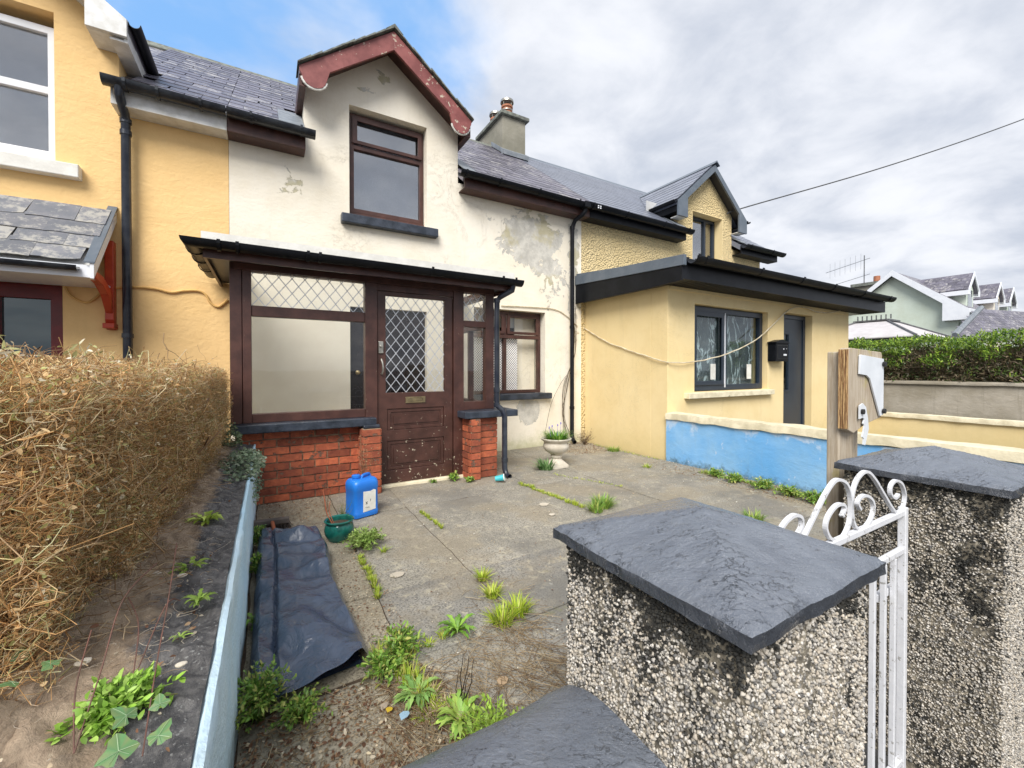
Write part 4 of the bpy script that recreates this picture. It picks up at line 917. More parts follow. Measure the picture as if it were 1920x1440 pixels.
for j in range(ny+1):
    y = .15+4.47*j/ny
    for i in range(nx+1):
        u = i/nx; x = -.125-1.7*u**1.25
        n_ = noise.noise((x*3, y*3, 0))*.04+noise.noise((x*9, y*7, 5))*.032+abs(noise.noise((x*14+y*6, y*9, 12)))*.03+abs(noise.noise((x*22, y*16, 2)))*.02+abs(noise.noise((x*45, y*30, 7)))*.012
        z = .582+.10*min(1, max(0, (-x-.18)/.5))+n_*min(1, (-x-.09)/.10)
        vs.append((x, y, z+(.012*noise.noise((y*6, 1, 1)) if i < 2 else 0)))
b.add(vs, [(j*(nx+1)+i, j*(nx+1)+i+1, (j+1)*(nx+1)+i+1, (j+1)*(nx+1)+i) for j in range(ny) for i in range(nx)])
part('wall_top', b, 'bank_top', lwall, smooth=True)
b = MB(); b.box(-1.85, -.13, .14, .18, -.05, .55); b.box(-1.85, -.13, 4.64, 4.68, -.05, .6); part('wall_end', b, 'grey_block', lwall)

# low front wall with rounded black coping
fwall = thing('front_wall', (.2, .66, 0), 'low front wall with glossy black rounded coping, left of the near gate pillar', 'wall')
b = MB(); b.box(-.10, .66, .46, .86, -.36, .42); part('wall', b, 'pebble_mortar', fwall)
b = MB(); nx, na = 60, 22; vs = []
for i in range(nx+1):
    x = -1.2+1.875*i/nx
    for k in range(na+1):
        a = PI*k/na; y = .645+.245*math.cos(a)*-1; z = .405+.115*math.sin(a)**.8
        vs.append((x, y+.006*noise.noise((x*7, a*2, 1)), z+.012*noise.noise((x*5, a*2, 3))+.004*noise.noise((x*25, a*7, 3))))
b.add(vs, [(i*(na+1)+k, i*(na+1)+k+1, (i+1)*(na+1)+k+1, (i+1)*(na+1)+k) for i in range(nx) for k in range(na)]+[tuple(range(na+1)), tuple(nx*(na+1)+k for k in range(na+1))])
part('coping', b, 'cap_slate', fwall, smooth=True)

# pillars
def pebbles(name, faces, dens, parent, size=(.0024, .0050)):
    iv = np.array([(1, 0, 0), (-1, 0, 0), (0, 1, 0), (0, -1, 0), (0, 0, 1), (0, 0, -1)], float)*1.15
    it = np.array([(0, 2, 4), (2, 1, 4), (1, 3, 4), (3, 0, 4), (2, 0, 5), (1, 2, 5), (3, 1, 5), (0, 3, 5)])
    P = []; Nn = []
    for (o, u, w, nrm) in faces:
        o, u, w, nrm = map(np.array, (o, u, w, nrm)); A = np.linalg.norm(u)*np.linalg.norm(w); n = int(A*dens)
        P.append(o+u*rng.random((n, 1))+w*rng.random((n, 1))); Nn.append(np.repeat(nrm[None], n, 0))
    P = np.concatenate(P); Nn = np.concatenate(Nn); n = len(P)
    r = rng.uniform(*size, (n, 1, 1))*rng.uniform(.75, 1.3, (n, 1, 3)); a = rng.random((n, 3))*6.28
    V = iv[None]*r*rng.uniform(.75, 1.2, (n, 6, 1)); ca, sa = np.cos(a[:, 0])[:, None], np.sin(a[:, 0])[:, None]
    x, y, z = V[..., 0].copy(), V[..., 1].copy(), V[..., 2].copy(); V[..., 0] = x*ca-y*sa; V[..., 1] = x*sa+y*ca
    cb, sb = np.cos(a[:, 1])[:, None], np.sin(a[:, 1])[:, None]; y = V[..., 1].copy(); V[..., 1] = y*cb-z*sb; V[..., 2] = y*sb+z*cb
    P = P+Nn*rng.uniform(-.003, .004, (n, 1)); V += P[:, None]
    cols = pick([(.58, .53, .45), (.50, .44, .36), (.64, .60, .54), (.44, .41, .36), (.53, .47, .38), (.32, .30, .27), (.16, .155, .15), (.60, .56, .49), (.48, .43, .36)], n, .13)
    # black algae: from the top edge down and in drifting patches
    blk = np.array([noise.noise((p[0]*4.2, p[1]*4.2, p[2]*3))*.6+noise.noise((p[0]*17, p[1]*17, p[2]*9))*.55+max(0, 1-(.86-p[2])/.13)*.75 for p in P])
    m_ = blk+rng.normal(0, .15, n) > .33; cols[m_] = np.array([.028, .028, .026])*rng.uniform(.6, 1.9, (m_.sum(), 1))
    Ft = (np.arange(n)[:, None, None]*6+it[None]).reshape(-1, 3)
    fast(name, V.reshape(-1, 3), Ft, np.repeat(cols, 6, 0), 'pebble', parent, smooth=True, kind='stuff')
def pillar(x0, x1, y0, y1, zt, label, faces):
    p = thing('gate_pillar', ((x0+x1)/2, (y0+y1)/2, 0), label, 'gate pillar'); i = .028
    b = MB(); nx = 26
    for (ax, fx) in (('y', y0+i), ('y', y1-i), ('x', x0+i), ('x', x1-i)):
        a0, a1 = ((x0+i, x1-i) if ax == 'y' else (y0+i, y1-i)); vs = []
        for k in range(45):
            for j in range(nx+1):
                q = a0+(a1-a0)*j/nx; z = -.36+(zt+.35)*k/44; d_ = .006*noise.noise((q*14, z*14, fx*9)) if 0 < j < nx else 0
                vs.append((q, fx+d_, z) if ax == 'y' else (fx+d_, q, z))
        b.add(vs, [(k*(nx+1)+j, k*(nx+1)+j+1, (k+1)*(nx+1)+j+1, (k+1)*(nx+1)+j) for k in range(44) for j in range(nx)])
    part('shaft', b, 'pebble_mortar', p)
    pebbles('pebble_dash', faces(x0+i, x1-i, y0+i, y1-i, zt-.01), 44000 if x0 < 1 else 30000, p)
    # cap: thin irregular edge, shallow pyramid top
    n = 44; vs = []; b = MB()
    for jj in range(n+1):
        for ii in range(n+1):
            u, v_ = ii/n*2-1, jj/n*2-1; x = (x0+x1)/2+u*(x1-x0)/2; y = (y0+y1)/2+v_*(y1-y0)/2; m_ = max(abs(u), abs(v_))
            e = m_ > .999
            z = zt+.088*(1-m_)+.0022*noise.noise((x*24, y*34, 1))+.004*noise.noise((x*5, y*5, 4))
            j1 = .0035*noise.noise((x*9, y*9, 2))+.002*noise.noise((x*60, y*60, 2)) if e else 0
            vs.append((x+j1, y+j1, z-(.006 if e else 0)))
    b.add(vs, [(j*(n+1)+i_, j*(n+1)+i_+1, (j+1)*(n+1)+i_+1, (j+1)*(n+1)+i_) for j in range(n) for i_ in range(n)])
    lp = [i_ for i_ in range(n+1)]+[(n+1)*k+n for k in range(1, n+1)]+[(n+1)*n+i_ for i_ in range(n-1, -1, -1)]+[(n+1)*k for k in range(n-1, 0, -1)]
    for lev in (1, 2):
        base = len(b.v); prev = lp if lev == 1 else list(range(base-len(lp), base))
        for q in lp:
            x, y, z = vs[q]; b.v.append((x+.006*noise.noise((x*20, y*20, lev)), y+.006*noise.noise((x*20, y*20, lev+3)), zt-.014*lev-.004+.0035*noise.noise((x*13, y*13, lev*4))))
        for q in range(len(lp)): b.f.append((prev[q], prev[(q+1) % len(lp)], base+(q+1) % len(lp), base+q))
    b.f.append(tuple(range(len(b.v)-len(lp), len(b.v)))); part('cap', b, 'cap_slate', p, smooth=True)
    b = MB(); b.box(x0+i, x1-i, y0+i, y1-i, zt-.06, zt-.033); part('cap_bed', b, 'pebble_mortar', p)
    return p
ZP = .88
pillar(.655, 1.17, .37, .90, ZP, 'near gate pillar of black stained pebble dash with slate cap, left of the gate',
       lambda a, b_, c, d, z: [((a, c, .1), (b_-a, 0, 0), (0, 0, z-.1), (0, -1, 0)), ((a, c, .3), (0, d-c, 0), (0, 0, z-.3), (-1, 0, 0)), ((b_, c, .1), (0, d-c, 0), (0, 0, z-.1), (1, 0, 0))])
pillar(2.225, 2.76, .36, .89, ZP, 'far pebble dash gate pillar with slate cap, right of the white gate',
       lambda a, b_, c, d, z: [((a, c, -.3), (b_-a, 0, 0), (0, 0, z+.3), (0, -1, 0)), ((a, c, -.3), (0, d-c, 0), (0, 0, z+.3), (-1, 0, 0))])

# gate
gt = thing('garden_gate', (1.67, .62, -.27), 'white painted iron garden gate with scrolled top between the two pillars', 'gate')
GY = .62
for x in (1.205, 2.105): b = MB(); b.box(x+.002, x+.028, GY-.013, GY+.013, -.27, .765); part('stile', b, 'gate_paint', gt, bevel=.003)
for z in (.745, .60, -.22): b = MB(); b.box(1.234, 2.106, GY-.010, GY+.010, z-.011, z+.011); part('rail', b, 'gate_paint', gt, bevel=.003)
for k in range(9):
    x = 1.30+k*.0915; b = MB(); b.box(x-.0085, x+.0085, GY-.0085, GY+.0085, -.205, .585); part('bar', b, 'gate_paint', gt, bevel=.002)
b = MB(); b.box(1.93, 2.104, GY+.012, GY+.028, .44, .465); b.tube([(2.02, GY+.03, .45), (2.02, GY+.03, .49)], .008, 8); part('latch', b, 'gate_paint', gt)
def smooth_path(P, n=8):
    P = [Vector(p) for p in P]; out = []
    for i in range(len(P)-1):
        p0, p1, p2, p3 = P[max(i-1, 0)], P[i], P[i+1], P[min(i+2, len(P)-1)]
        for k in range(n):
            t = k/n; out.append(.5*((2*p1)+(p2-p0)*t+(2*p0-5*p1+4*p2-p3)*t*t+(3*p1-p0-3*p2+p3)*t**3))
    out.append(P[-1]); return out
scr = [(1612, 955), (1607, 944), (1612, 933), (1623, 929), (1634, 938), (1637, 955), (1629, 979), (1612, 994), (1600, 982), (1596, 955), (1598, 925), (1607, 898), (1623, 884), (1638, 897), (1655, 925), (1670, 950), (1682, 963), (1692, 952), (1696, 930), (1690, 908), (1679, 901), (1670, 910), (1669, 926), (1677, 934), (1684, 927)]
pts = [on(x, y, 'y', GY) for x, y in scr]
for sg in (1, -1):
    path = smooth_path([(1.67+sg*(p.x-1.67), GY, p.z) for p in pts], 5); b = MB()
    w2, h2 = .0062, .0045; vs = []
    for i, p in enumerate(path):
        t = (path[min(i+1, len(path)-1)]-path[max(i-1, 0)]).normalized(); nrm = Vector((-t.z, 0, t.x))
        for a, c in ((-1, -1), (1, -1), (1, 1), (-1, 1)): vs.append(p+nrm*h2*a+Vector((0, w2*c, 0)))
    m_ = len(path); b.add(vs, [(i*4+j, i*4+(j+1) % 4, (i+1)*4+(j+1) % 4, (i+1)*4+j) for i in range(m_-1) for j in range(4)]+[(0, 1, 2, 3), tuple(m_*4-4+j for j in range(4))]); part('scroll', b, 'gate_paint', gt)

# sign post
sp = thing('sign_post', (2.54, .97, 0), 'weathered timber post with a plywood board and torn white plastic sheet', 'sign post')
b = MB(); b.box(2.425, 2.635, .95, 1.005, -.05, 1.385); part('post', b, 'timber', sp, bevel=.006)
b = MB(); b.slab([(2.412, 1.005), (2.47, .985), (2.60, 1.02), (2.79, 1.045), (2.80, 1.37), (2.79, 1.388), (2.43, 1.402), (2.412, 1.395)], [], 'y', .908, .949); bd = part('board', b, 'timber', sp, bevel=.003)
for k, y0 in enumerate((.9095, .9195, .9295, .9395)): b = MB(); b.box(2.404-.003*(k % 2), 2.4115, y0, y0+.0075, 1.01, 1.395); part('ply_edge', b, 'ply_edge', sp)
b = MB(); b.slab([(2.505, 1.365), (2.515, 1.37), (2.785, 1.352), (2.785, 1.06), (2.745, 1.055), (2.69, 1.14), (2.62, 1.25), (2.58, 1.268), (2.50, 1.275)], [], 'y', .896, .904); part('plastic_sheet', b, 'plastic_white', sp, bevel=.001)
b = MB(); out = [(2.495, 1.12), (2.53, 1.13), (2.565, 1.11), (2.59, 1.05), (2.60, 1.0), (2.575, .95), (2.56, .92), (2.54, .925), (2.545, .955), (2.525, .965), (2.54, .99), (2.55, 1.02), (2.535, 1.03), (2.55, 1.05), (2.53, 1.06), (2.495, 1.055)]
b.slab(out, [], 'y', .893, .899); part('torn_strip', b, 'plastic_white', sp)
b = MB()
for x, z in ((2.77, 1.325), (2.77, 1.08), (2.515, 1.09)): b.tube([(x, .893, z), (x, .882, z)], .013, 10)
part('screw', b, 'rubber_black', sp)

# ================================================================== FAR TERRACE, HEDGE, GAZEBO
AX = Vector((1, 0, 0)); AY = Vector((0, 1, 0)); O0 = Vector((27., 6.05, 0))
def L2(u, v_, z): p = O0+AX*u+AY*v_; return (p.x, p.y, z)
def tmb(b): b.v = [L2(*p) for p in b.v]; return b
cols = ('green_render', 'cream', 'green_render')
descr = ('pale green house with its gable end facing the yard, beyond the hedge', 'second dormered house of the far terrace, behind the first dormer', 'third dormered house of the far terrace, its small dormer furthest off')
span = ((0., 4.4, 1.5), (4.4, 7.6, 6.1), (7.6, 12.5, 8.75))
for k, (u0, u1, dc) in enumerate(span):
    rt = L2((u0+u1)/2, 2, 0); h = thing('terraced_house', rt, descr[k], 'house'); ge = u0-.28 if k == 0 else u0
    b = MB(); b.slab([(0, 0), (4.5, 0), (4.5, 4.1), (2.25, 5.98), (0, 4.1)], [], 'x', u0, u1-.02); part('wall', tmb(b), cols[k], h)
    b = MB(); b.slab([(dc-.55, 3.9), (dc+.55, 3.9), (dc+.55, 5.05), (dc, 5.62), (dc-.55, 5.05)], [], 'y', -.015, 1.6); part('dormer_wall', tmb(b), cols[k], h)
    b = MB(); b.slab([(-.33, 3.86), (2.25, 6.02), (2.25, 6.14), (-.33, 3.98)], [], 'x', ge, u1); b.slab([(4.83, 3.86), (2.25, 6.02), (2.25, 6.14), (4.83, 3.98)], [], 'x', ge, u1)
    rf = part('roof', tmb(b), 'slate_old', h)
    b = MB()
    for sg in (-1, 1): b.slab([(dc, 5.80), (dc+sg*.80, 4.96), (dc+sg*.80, 4.88), (dc, 5.72)], [], 'y', -.15, 2.1)
    dr = part('dormer_roof', tmb(b), 'slate_old', h)
    sv_ = Vector((1, 0, 1.05)).normalized(); mk_roof_slates(dr, h, 0, 2.2, .3, .2, 'slate_old', None, 300, L2(dc-.81, 2.1, 4.955), sv_, (0, -1, 0), 5, jag=.006, jit=.006)
    b = MB()
    for sg in (-1, 1): b.slab([(dc, 5.84), (dc+sg*.82, 4.98), (dc+sg*.82, 4.72), (dc+sg*.66, 4.72), (dc+sg*.66, 4.98), (dc, 5.64)], [], 'y', -.19, -.152)
    for sg in (-1, 1): b.box(*sorted((dc+sg*.80, dc+sg*.84)), -.15, 1.2, 4.72, 4.92); b.box(*sorted((dc+sg*.56, dc+sg*.799)), -.15, 1.2, 4.72, 4.75)
    part('dormer_bargeboard', tmb(b), 'white_upvc', h)
    b = MB(); b.box(dc-.32, dc+.32, -.04, -.018, 4.2, 5.0); part('window', tmb(b), 'glass_up', h)
    b = MB(); b.box(ge, u1, -.42, -.335, 3.80, 3.98); b.box(u0, u1, -.334, -.001, 3.80, 3.83); part('fascia', tmb(b), 'white_upvc', h)
    if k == 0:
        b = MB(); b.slab([(2.25, 6.18), (4.9, 3.96), (4.9, 3.72), (2.25, 5.92)], [], 'x', u0-.34, u0-.285); b.slab([(2.25, 6.18), (-.40, 3.96), (-.40, 3.50), (.45, 3.50), (.45, 4.30), (2.25, 5.88)], [], 'x', u0-.34, u0-.285)
        b.box(u0-.284, u0-.001, -.4, .45, 3.5, 3.53); part('bargeboard', tmb(b), 'white_upvc', h)
        b = MB(); b.tube([(u0+.12, -.36, 3.8), (u0+.12, -.10, 3.5), (u0+.12, -.07, 0)], .05, 8); part('downpipe', tmb(b), 'white_upvc', h)
        b = MB(); b.box(u0+.5, u0+1.3, 3.0, 4.1, 4.2, 5.72); chh = part('chimney', tmb(b), 'chimney_render', h); b = MB(); b.box(u0+.38, u0+1.42, 2.88, 4.22, 5.721, 5.88); part('chimney_cap', tmb(b), 'moss_slate', chh)
        b = MB(); b.lathe([(.15, 0), (.14, .34), (0, .34)], (u0+.9, 3.25, 5.88), 12); part('chimney_pot', tmb(b), 'terracotta', chh)
far_ch = on(1633, 560, 'x', 28.8)
# TV aerial on that chimney
ae = thing('tv_aerial', L2(.9, 3.8, 5.88), 'thin television aerial on the far chimney', 'aerial')
b = MB(); b.tube([L2(.9, 3.8, 5.88), L2(.9, 3.8, 7.45)], .022, 6); part('mast', b, 'steel_dark', ae)
for z, n_ in ((7.2, 7), (6.35, 0)):
    b = MB(); b.tube([L2(.9, 3.55, z+.05), L2(.9, 5.6, z-.35)], .012, 5)
    for i in range(n_): b.tube([L2(.9, 3.95+i*.24, z-.05-i*.04+.42), L2(.9, 3.95+i*.24, z-.05-i*.04-.42)], .005, 4)
    part('boom', b, 'steel_dark', ae)
# slate roof of a nearer low building to the right
lb = thing('outbuilding', (24, 3.5, 0), 'low outbuilding with a grey slate roof above the hedge at the right', 'outbuilding')
rd = Vector((3.5, -.86, .0)).normalized(); le = Vector((4.0, .11, 1.37)); c0 = Vector((23., 5.25, 2.56)); c1 = c0+le; c2 = c1+rd*12; c3 = c0+rd*12; dn = Vector((0, 0, -.15))
b = MB(); b.add([c0, c3, c2, c1, c0+dn, c3+dn, c2+dn, c1+dn], [(0, 1, 2, 3), (4, 7, 6, 5), (0, 3, 7, 4), (0, 4, 5, 1), (1, 5, 6, 2), (2, 6, 7, 3)])
rf = part('roof', b, 'slate_old', lb); svv = (le-rd*le.dot(rd)).normalized(); hl = (le-rd*le.dot(rd)).length
for k in range(int(hl/.16)):
    for j in range(34):
        o_ = c0+svv*(k*.16)+rd*(le.dot(rd)*k*.16/hl+j*.34+(.17 if k % 2 else 0))
        if 'me_' not in globals(): me_ = [slate_mesh(.33, .24, .012, .006, q) for q in range(3)]; [m__.materials.append(M['slate_old']) for m__ in me_]
        nv_ = rd.cross(svv).normalized(); s2 = (svv-nv_*.04).normalized(); mt = Matrix((rd, s2, rd.cross(s2).normalized())).transposed().to_4x4(); mt.translation = o_+nv_*.02+rd*.17
        if k*34+j < 900: o = bpy.data.objects.new('slate', me_[(k*7+j) % 3]); C.objects.link(o); o.parent = rf; o.matrix_basis = mt
b = MB(); b.tube([c0+Vector((0, 0, .06)), c1+Vector((0, 0, .06))], .10, 6); part('verge', b, 'lead', rf)
b = MB(); b.box(27.5, 31, 1.5, 4.0, -.3, 2.3); part('wall', b, 'green_render', lb)
for v_ in lb.children: pass

# evergreen hedge
def hedge_leaves(n):
    P = np.zeros((n, 3)); P[:, 0] = 15.6+rng.random(n)**2*1.1; P[:, 1] = rng.uniform(-2, 8.3, n); z = rng.random(n)
    P[:, 2] = .9+z*1.35
    top = np.array([2.14+.22*noise.noise((p[1]*1.3, 0, 0))+.16*noise.noise((p[1]*4, 3, 0))+.02*(5-p[1]) for p in P])
    P[:, 2] = .93+(top-.93)*z; bul = np.array([noise.noise((p[1]*2.2, p[2]*3, 4)) for p in P]); P[:, 0] -= .25*bul+.12*z
    return P, z, bul
hd = thing('evergreen_hedge', (16, 3, .9), 'clipped evergreen hedge, bright green on top, above the grey wall', 'hedge')
b = MB(); b.box(16.2, 16.9, -2, 8.2, .9, 1.85); part('inner_growth', b, 'soil', hd)
P, z, bul = hedge_leaves(42000); n = len(P)
D = norm(rng.normal(size=(n, 3))+np.array([-.5, 0, 1.0])); Nn = norm(rng.normal(size=(n, 3))+np.array([-.6, 0, .5]))
V, Ft, kk = leaves(P, D, Nn, rng.uniform(.05, .14, n), rng.uniform(.016, .035, n))
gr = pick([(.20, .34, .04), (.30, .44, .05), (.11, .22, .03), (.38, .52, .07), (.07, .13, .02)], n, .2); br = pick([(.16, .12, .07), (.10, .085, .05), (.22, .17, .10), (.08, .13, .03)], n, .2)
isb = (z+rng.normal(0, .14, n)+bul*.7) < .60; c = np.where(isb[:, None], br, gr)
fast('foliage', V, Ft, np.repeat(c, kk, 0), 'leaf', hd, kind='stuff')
n = 1400; P, z, bul = hedge_leaves(n); P[:, 2] = .93+(P[:, 2]-.93)*.65; P[:, 0] += .12
D = norm(rng.normal(size=(n, 3))*[.5, .8, 1]+np.array([-.3, 0, .6])); L = rng.uniform(.15, .4, n)[:, None]
PP = np.stack([P, P+D*L*.5+rng.normal(0, .02, (n, 3)), P+D*L], 1); V, Fq, kk = twigs(PP, np.full((n, 3), .006)*[1, .8, .4])
fast('twigs', V, Fq, np.repeat(pick([(.30, .24, .17), (.2, .15, .1)], n), kk, 0), 'twig', hd, kind='stuff')

# gazebo roof
gz = thing('gazebo', (18, 6.2, 0), 'pale fabric gazebo roof rising behind the hedge', 'gazebo')
b = MB(); zt, zb = 2.95, 2.30; c0, c1 = (17.2, 8.3), (20.2, 5.1)
bx = [(16.6, 7.8), (16.6, 4.6), (20.6, 4.6), (20.6, 7.8)]; tx = [(18.2, 6.6), (18.2, 5.8), (19.0, 5.8), (19.0, 6.6)]
for i in range(4):
    a, c = bx[i], bx[(i+1) % 4]; e, f_ = tx[i], tx[(i+1) % 4]; q = MB()
    q.add([(a[0], a[1], zb), (c[0], c[1], zb), (f_[0], f_[1], zt), (e[0], e[1], zt), (a[0], a[1], zb-.03), (c[0], c[1], zb-.03), (f_[0], f_[1], zt-.03), (e[0], e[1], zt-.03)], [(0, 1, 2, 3), (4, 7, 6, 5), (0, 4, 5, 1), (1, 5, 6, 2), (2, 6, 7, 3), (3, 7, 4, 0)])
    part('roof_panel', q, 'fabric_grey', gz)
    q = MB(); q.tube([(a[0], a[1], zb+.02), (e[0], e[1], zt+.02)], .035, 6); part('roof_rib', q, 'steel_dark', gz); q = MB(); q.box(a[0]-.05, a[0]+.05, a[1]-.05, a[1]+.05, 0, zb); part('leg', q, 'steel_dark', gz)
q = MB(); q.box(18.1, 19.1, 5.7, 6.7, zt+.001, zt+.05)
for i in range(8): q.tube([(18.1, 5.65-i*.0+.13*i, zt+.05), (18.1, 5.65+.13*i, zt+.2)], .02, 4)
part('finial', q, 'steel_dark', gz); q = MB(); q.box(16.62, 16.66, 4.6, 7.8, zb-.32, zb-.04); part('valance', q, 'rubber_black', gz)

# ================================================================== CABLES
def cable(pts, r, m, label, n=10, wob=.0):
    P = smooth_path(pts, n); P = [p+Vector((0, 0, wob*noise.noise((p.x*6, p.y*6, p.z*6)))) for p in P]
    b = MB(); b.tube(P, r, 6); return tag(part('cable', b, m, smooth=True), label, 'cable')
a = on(1400, 388, 'y', 5.6); c = on(1920, 208, 'y', 3); d = c+(c-a)*.6
mid = lambda t: a+(d-a)*t-Vector((0, 0, .25*4*t*(1-t)))
cable([a-(d-a)*.035]+[mid(t) for t in (0, .25, .5, .75, 1)], .016, 'cable_dark', 'black overhead cable running from the grey dormer up to the right edge')
cy = lambda L_, yv: [on(x, y, 'y', yv) for x, y in L_]
cable(cy([(122, 538), (135, 556), (160, 567), (180, 558), (192, 543)], 5.78), .011, 'cable_yellow', 'short sagging cable on the yellow wall, left of the red bracket')
cable(cy([(215, 540), (250, 538), (290, 541), (320, 548), (345, 545), (370, 545), (385, 552), (395, 568), (410, 575), (427, 562)], 5.785), .011, 'cable_yellow', 'yellow painted cable on the yellow wall between downpipe and porch')
cable(cy([(940, 573), (1000, 576), (1040, 580), (1062, 592), (1083, 612)], 5.785), .008, 'cable', 'thin cable on the cream wall above the small window')
cable([on(1095, 615, 'x', 4.905), on(1120, 631, 'x', 4.90), on(1150, 646, 'x', 4.90), on(1200, 664, 'x', 4.90), on(1240, 676, 'x', 4.89)]+cy([(1262, 680), (1310, 677), (1370, 661), (1420, 635), (1450, 608), (1480, 581), (1505, 576), (1530, 584), (1560, 586), (1592, 577)], 3.96), .0095, 'cable', 'loose pale cable sagging across the extension wall and its window', wob=.012)

# ================================================================== YARD THINGS
# black plastic sheet
ts = thing('plastic_sheet', (.1, 2.6, 0), 'folded dark plastic sheet lying on the paving along the blue wall', 'plastic sheet')
nu, nv = 90, 150; TL, TR, BL, BR = Vector((-.075, 3.50)), Vector((.335, 3.43)), Vector((-.075, 1.80)), Vector((.37, 1.86)); vs = []
for j in range(nv+1):
    v_ = j/nv
    for i in range(nu+1):
        u = i/nu; l = TL.lerp(BL, v_); r_ = TR.lerp(BR, v_); p = l.lerp(r_, u)
        x, y = p.x, p.y
        x += .015*math.sin(v_*9)*(u > .5)*u+.008*noise.noise((u*3, v_*7, 1)); y += -.06*math.sin(u*PI)*(v_**3)+.03*noise.noise((u*4, 2, 2))*v_+.03*(1-v_)*math.sin(u*7)
        e = min(u, 1-u)*2; ed = min(1, (e/.16))**.5; ev = min(1, (1-v_)/.015)**.5 if v_ > .985 else 1
        z = .075+.03*(1-v_)
        z += .040*noise.noise((x*5, y*3.2, 1))+.018*math.sin((x*1.4+y*.9)*16+2*noise.noise((x*3, y*3, 0)))*(.4+.6*noise.noise((x*2, y*2, 7)))+.020*noise.noise((x*9+y*5, y*7-x*3, 5))+.022*(1-abs(noise.noise((x*4+y*3, y*3-x*2, 8)))*2)+.005*(1-abs(noise.noise((x*11-y*6, y*6+x*5, 18)))*2)
        z -= .022*math.exp(-((u-.24-.02*math.sin(v_*5))/.018)**2)          # the seam
        z += .05*math.exp(-((v_-.07)/.035)**2)*math.sin(min(1, max(0, (u-.15)/.7))*PI)-.03*math.exp(-((v_-.13)/.02)**2)*(u > .2)
        z += .012*math.sin(u*14+1)*max(0, v_-.75)*3
        vs.append((x, y, .006+(z)*ed*1.0))
b = MB(); b.add(vs, [(j*(nu+1)+i, j*(nu+1)+i+1, (j+1)*(nu+1)+i+1, (j+1)*(nu+1)+i) for j in range(nv) for i in range(nu)])
part('top_layer', b, 'tarp', ts, smooth=True)
b = MB(); vs2 = [(x, y+(.01 if y < 2 else 0), .004) for (x, y, z) in vs[::3]]; b = MB(); b.add([(-.07, 1.86, .008), (.35, 1.90, .008), (.33, 3.4, .008), (-.07, 3.45, .008)], [(0, 1, 2, 3)]); part('under_layer', b, 'tarp', ts)
# jerrycan
jc = thing('jerrycan', (.70, 3.88, 0), 'blue plastic jerrycan with white hazard label by the brick porch wall', 'jerrycan')
def rrect(cx_, cy_, w_, d_, r_, n=5, rot=0):
    out = []
    for (sx_, sy_, a0) in ((1, 1, 0), (-1, 1, PI/2), (-1, -1, PI), (1, -1, 3*PI/2)):
        for k in range(n+1):
            a = a0+PI/2*k/n; x, y = sx_*(w_/2-r_)+r_*math.cos(a), sy_*(d_/2-r_)+r_*math.sin(a); out.append((cx_+x*math.cos(rot)-y*math.sin(rot), cy_+x*math.sin(rot)+y*math.cos(rot)))
    return out
def loft(secs, caps=True):
    b = MB(); m_ = len(secs[0][0]); vs = [(x, y, z) for s_, z in secs for x, y in s_]
    b.add(vs, [(i*m_+j, i*m_+(j+1) % m_, (i+1)*m_+(j+1) % m_, (i+1)*m_+j) for i in range(len(secs)-1) for j in range(m_)]+([tuple(range(m_))[::-1], tuple((len(secs)-1)*m_+j for j in range(m_))] if caps else [])); return b
jr = math.radians(18)
def js(w_, d_, r_): return rrect(0, 0, w_, d_, r_)
secs = [(js(.205, .165, .03), 0), (js(.232, .19, .035), .008), (js(.236, .194, .035), .03), (js(.236, .194, .035), .045), (js(.229, .187, .033), .05), (js(.229, .187, .033), .235), (js(.236, .194, .035), .242), (js(.236, .194, .038), .29), (js(.228, .186, .045), .312), (js(.205, .163, .045), .327), (js(.17, .13, .04), .332)]
def put(b, c, rot):
    b.v = [(c[0]+x*math.cos(rot)-y*math.sin(rot), c[1]+x*math.sin(rot)+y*math.cos(rot), c[2]+z) for x, y, z in b.v]; return b
JC = (.715, 3.87, 0)
part('body', put(loft(secs), JC, jr), 'jerry_blue', jc, smooth=True)
b = MB(); b.tube(smooth_path([(-.02, -.02, .322), (0.0, -.01, .348), (.045, .01, .352), (.085, .03, .345), (.095, .035, .322)], 5), .013, 8); part('handle', put(b, JC, jr), 'jerry_blue', jc, smooth=True)
b = MB(); b.lathe([(.03, .30), (.03, .345), (.036, .345), (.036, .362), (.03, .366), (0, .366)], (-.055, .0, 0), 16); part('cap', put(b, JC, jr), 'jerry_blue', jc, smooth=True)
b = MB(); b.slab([(-.04, .05), (.078, .058), (.080, .226), (.062, .233), (.03, .224), (-.038, .230)], [], 'y', -.0975, -.0955); part('label', put(b, JC, jr), 'paper', jc)
b = MB(); b.slab([(-.018, .115), (-.013, .115), (-.008, .122), (-.003, .115), (.002, .115), (-.005, .1265), (.003, .138), (-.002, .138), (-.008, .131), (-.013, .138), (-.018, .138), (-.011, .1265)], [], 'y', -.0985, -.0977)
b.slab([(.028, .13), (.033, .15), (.030, .158), (.026, .145)], [], 'y', -.0985, -.0977); b.box(-.022, .012, -.0985, -.0977, .088, .0895); b.box(-.01, .022, -.0985, -.0977, .082, .0835); part('label_print', put(b, JC, jr), 'ink', jc)
